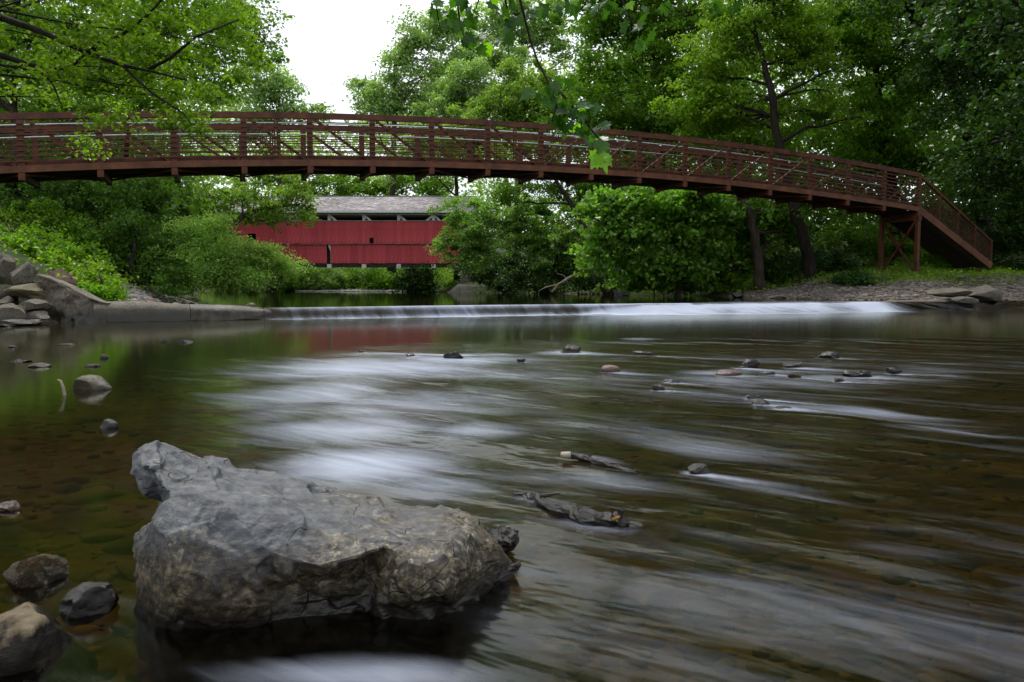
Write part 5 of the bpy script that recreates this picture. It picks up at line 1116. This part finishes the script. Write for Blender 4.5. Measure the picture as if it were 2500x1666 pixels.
# fallen white branch on the right shore
fbx = thing('fallen_branch', tuple(D(1270, 668, 42)), 'bare white fallen branch reaching out of the water at the right shore', 'branch')
build('stem', MB().tube([D(1268, 672, 42), D(1285, 655, 42), D(1305, 640, 42), D(1325, 630, 42.3), D(1358, 617, 42.6)], [.07, .09, .08, .06, .03], 7, True, .08), M['driftwood'], fbx, smooth=True)
build('side_branch', MB().tube([D(1302, 642, 42), D(1280, 655, 41.8), D(1255, 660, 41.6), D(1240, 668, 41.5)], [.05, .045, .035, .015], 6), M['driftwood'], fbx, smooth=True)
build('side_branch', MB().tube([D(1303, 640, 42), D(1292, 632, 42), D(1280, 629, 42)], [.03, .02, .01], 5), M['driftwood'], fbx, smooth=True)
# drift sticks on the bank
dz = thing('brush_pile', tuple(D(1830, 645, 35)), 'tangle of dead sticks at the foot of the thick bank trunk', 'brush pile')
for k in range(9):
    a = D(random.uniform(1800, 1860), random.uniform(628, 652), 34.6); b = D(random.uniform(1800, 1870), random.uniform(625, 655), 34.9); build('stick', MB().tube([a, (a + b) / 2 + Vector((0, 0, .06)), b], [.02, .018, .008], 5), M['bark_black'], dz)
tz = Wp(480, 742, .258)
tag(build('thin_stick', MB().tube([P(430, 727, 19.8), P(470, 738, 19.2), P(492, 746, 18.9)], [.006, .010, .012], 5), M['driftwood'], None, tz), 'thin pale stick leaning on the dark wet part of the weir', 'stick')
# overhead cables
for k, (a, b, lb) in enumerate([((-200, 60), (1500, 240), 'lower thin overhead cable crossing the sky gap'), ((-200, 20), (1500, 222), 'upper thin overhead cable crossing the sky gap')]):
    pts = []
    for f in np.linspace(0, 1, 30):
        p = D(a[0] + (b[0] - a[0]) * f, a[1] + (b[1] - a[1]) * f, 55 + 6 * f); p.z -= 1.6 * (1 - (2 * f - 1) ** 2) * .6; pts.append(p)
    tag(build('overhead_cable', MB().tube(pts, .011, 5), M['cable'], None, pts[0]), lb, 'cable', 'overhead cables')

# ------------------------------------------------------------------ hanging sycamore branch, leaves built one by one
def syc_leaf(seed):
    r = random.Random(seed); half = [(0.0, 0.0), (.20, -.06), (.42, .04), (.36, .16), (.62, .34), (.42, .40), (.46, .62), (.24, .60), (.13, .80), (0, 1.0)]
    out_ = [(x * r.uniform(.9, 1.1), y) for x, y in half]; pts = out_ + [(-x * r.uniform(.9, 1.1), y) for x, y in half[-2:0:-1]]
    v = [(0, .38, .0)] + [(x, y, .10 * abs(x) - .30 * (y - .4) ** 2 - .18 * x * x + r.uniform(-.02, .02)) for x, y in pts]; n = len(pts)
    f = [(0, 1 + i, 1 + (i + 1) % n) for i in range(n)]; me = bpy.data.meshes.new('leaf'); me.from_pydata(v, [], f); me.update(); return me
def syc_mat(name, c1, c2, tr):
    m, t, b = newmat(name); n = noisetex(t, coord(t), 3, 4); oi = t.nodes.new('ShaderNodeObjectInfo')
    col = ramp(t, oi.outputs['Random'], [(0, c1), (1, c2)]); col = mixc(t, .25, col, ramp(t, n, [(.35, c1), (.65, c2)]))
    # pale veins
    t.links.new(col, b.inputs['Base Color']); b.inputs['Roughness'].default_value = .38; b.inputs['Specular IOR Level'].default_value = .45
    trn = t.nodes.new('ShaderNodeBsdfTranslucent'); t.links.new(mixc(t, 1, col, (1.5, 1.6, .4), 'MULTIPLY'), trn.inputs[0]); mix = t.nodes.new('ShaderNodeMixShader'); mix.inputs[0].default_value = tr
    t.links.new(b.outputs[0], mix.inputs[1]); t.links.new(trn.outputs[0], mix.inputs[2]); t.links.new(mix.outputs[0], t.nodes['Material Output'].inputs[0]); return m
sm1 = syc_mat('sycamore_leaf', (.015, .055, .008), (.06, .17, .012), .5); sm2 = syc_mat('sycamore_leaf_young', (.14, .34, .015), (.22, .46, .02), .6)
LM = []
for k in range(6):
    me = syc_leaf(k); me.materials.append(sm1 if k < 4 else sm2); LM.append(me)
sy = thing('sycamore_tree', (9.6, 6.0, gz(9.6, 6.0)), 'sycamore whose hanging leafy twigs come down into the top middle of the picture', 'tree')
tb = MB(); tb.tube([(9.6, 6.0, gz(9.6, 6) - .2), (9.4, 6, 2.5), (8.8, 6, 4.2), (8.2, 6, 6.5), (8.0, 6.2, 9)], [.42, .34, .28, .22, .1], 12, True, .04)
tb.tube([(8.8, 6, 4.2), (6.5, 5.8, 4.6), (4.0, 5.5, 4.55), (2.0, 5.2, 4.1), (.6, 5.1, 3.45)], [.2, .15, .10, .06, .03], 8, True, .03)
build('trunk', tb, M['bark'], sy, smooth=True)
lc = [((8.0, 6, 8.5), (3, 3, 2)), ((5.6, 6, 6.9), (2.5, 2.4, 1.2)), ((9, 7, 10.5), (3, 3, 2)), ((4.4, 3.2, 6.6), (2.2, 2.4, .9)), ((7.5, 2, 7.5), (3, 3, 1.5)), ((7.5, 10, 8.5), (3, 2.5, 1.4))]  # out-of-view crown; lobes reaching over the water added to darken it
rr = np.random.default_rng(77); C, CC = crown_pts(lc, 16000, rr, .6, 60, .4, .45); V, F = leaf_quads(C, .17, rr, .5, .4, .85)
link('crown', np_mesh('crown', V - np.array(sy.location), F, 3), M['leaf_mid'], sy, (0, 0, 0))
TW = [  # hanging twigs in survey-view px, with distance
    ([(1180, -60), (1200, 20), (1218, 90), (1235, 140), (1262, 195), (1280, 240), (1290, 300)], 5.0), ([(1262, 195), (1290, 215), (1320, 250), (1352, 290), (1385, 330), (1395, 350)], 5.0),
    ([(1040, -70), (1050, 0), (1058, 60), (1075, 110), (1092, 120)], 5.2), ([(1150, -60), (1165, 20), (1172, 60), (1160, 85)], 5.1), ([(1110, -60), (1100, 0), (1090, 30)], 5.3),
    ([(1400, -80), (1430, 0), (1455, 60), (1470, 95)], 5.6), ([(1500, -80), (1520, 0), (1545, 30)], 5.8), ([(1680, -60), (1690, -10), (1690, 15)], 5.4), ([(1250, -60), (1300, 0), (1320, 20)], 5.3), ([(1000, -60), (1000, 0), (1010, 60)], 5.4), ([(1280, 240), (1268, 280), (1258, 285)], 4.95)]
hub = [Vector((.6, 5.1, 3.45)), Vector((2.0, 5.2, 4.1)), Vector((1.2, 5.15, 3.7))]
for pts, Y in TW:
    w3 = [D(a, b, Y) for a, b in pts]
    if pts[0][1] < -40: h_ = min(hub, key=lambda q: (q - w3[0]).length); w3 = [h_] + w3
    n = len(w3); build('twig', MB().tube(w3, [.010 - .007 * i / (n - 1) for i in range(n)], 6), M['bark_black'], sy, smooth=True)
CL = [(1050, 30, 45, 35, 14, 5.2), (1090, 95, 35, 30, 10, 5.2), (1120, 10, 60, 30, 14, 5.2), (1165, 75, 25, 30, 8, 5.1), (1200, 20, 50, 30, 11, 5.1), (1035, 55, 25, 15, 4, 5.3), (1270, 10, 50, 20, 10, 5.2), (1000, 15, 12, 15, 3, 5.4),
      (1258, 205, 25, 22, 8, 5.0), (1285, 245, 30, 24, 12, 5.0), (1325, 250, 40, 28, 13, 5.0), (1300, 185, 25, 16, 5, 5.05), (1345, 290, 35, 20, 9, 5.0), (1290, 290, 30, 16, 6, 5.0), (1375, 315, 20, 12, 4, 4.95), (1388, 355, 16, 12, 6, 4.9),
      (1450, 60, 35, 20, 4, 5.6), (1440, 10, 60, 20, 6, 5.6), (1540, 15, 40, 15, 4, 5.8), (1640, 5, 40, 12, 3, 5.6), (1690, 10, 22, 12, 4, 5.3), (1380, 10, 40, 16, 5, 5.5), (1480, 95, 12, 12, 2, 5.6)]
for (dx, dy, rx, ry, n, Y) in CL:
    for _ in range(n):
        p = D(dx + random.gauss(0, rx * .55), dy + random.gauss(0, ry * .55), Y + random.gauss(0, .09)); young = (dy > 330) or random.random() < .10
        me = random.choice(LM[4:] if young else LM[:4]); o = bpy.data.objects.new('leaf', me); COL.objects.link(o); o.parent = sy; o.location = p - sy.location
        s = random.uniform(.06, .11) * (1.25 if dy > 330 else 1); o.scale = (s, s, s); o.rotation_euler = (math.radians(random.uniform(-150, -40)), math.radians(random.uniform(-45, 45)), random.uniform(0, 6.28))
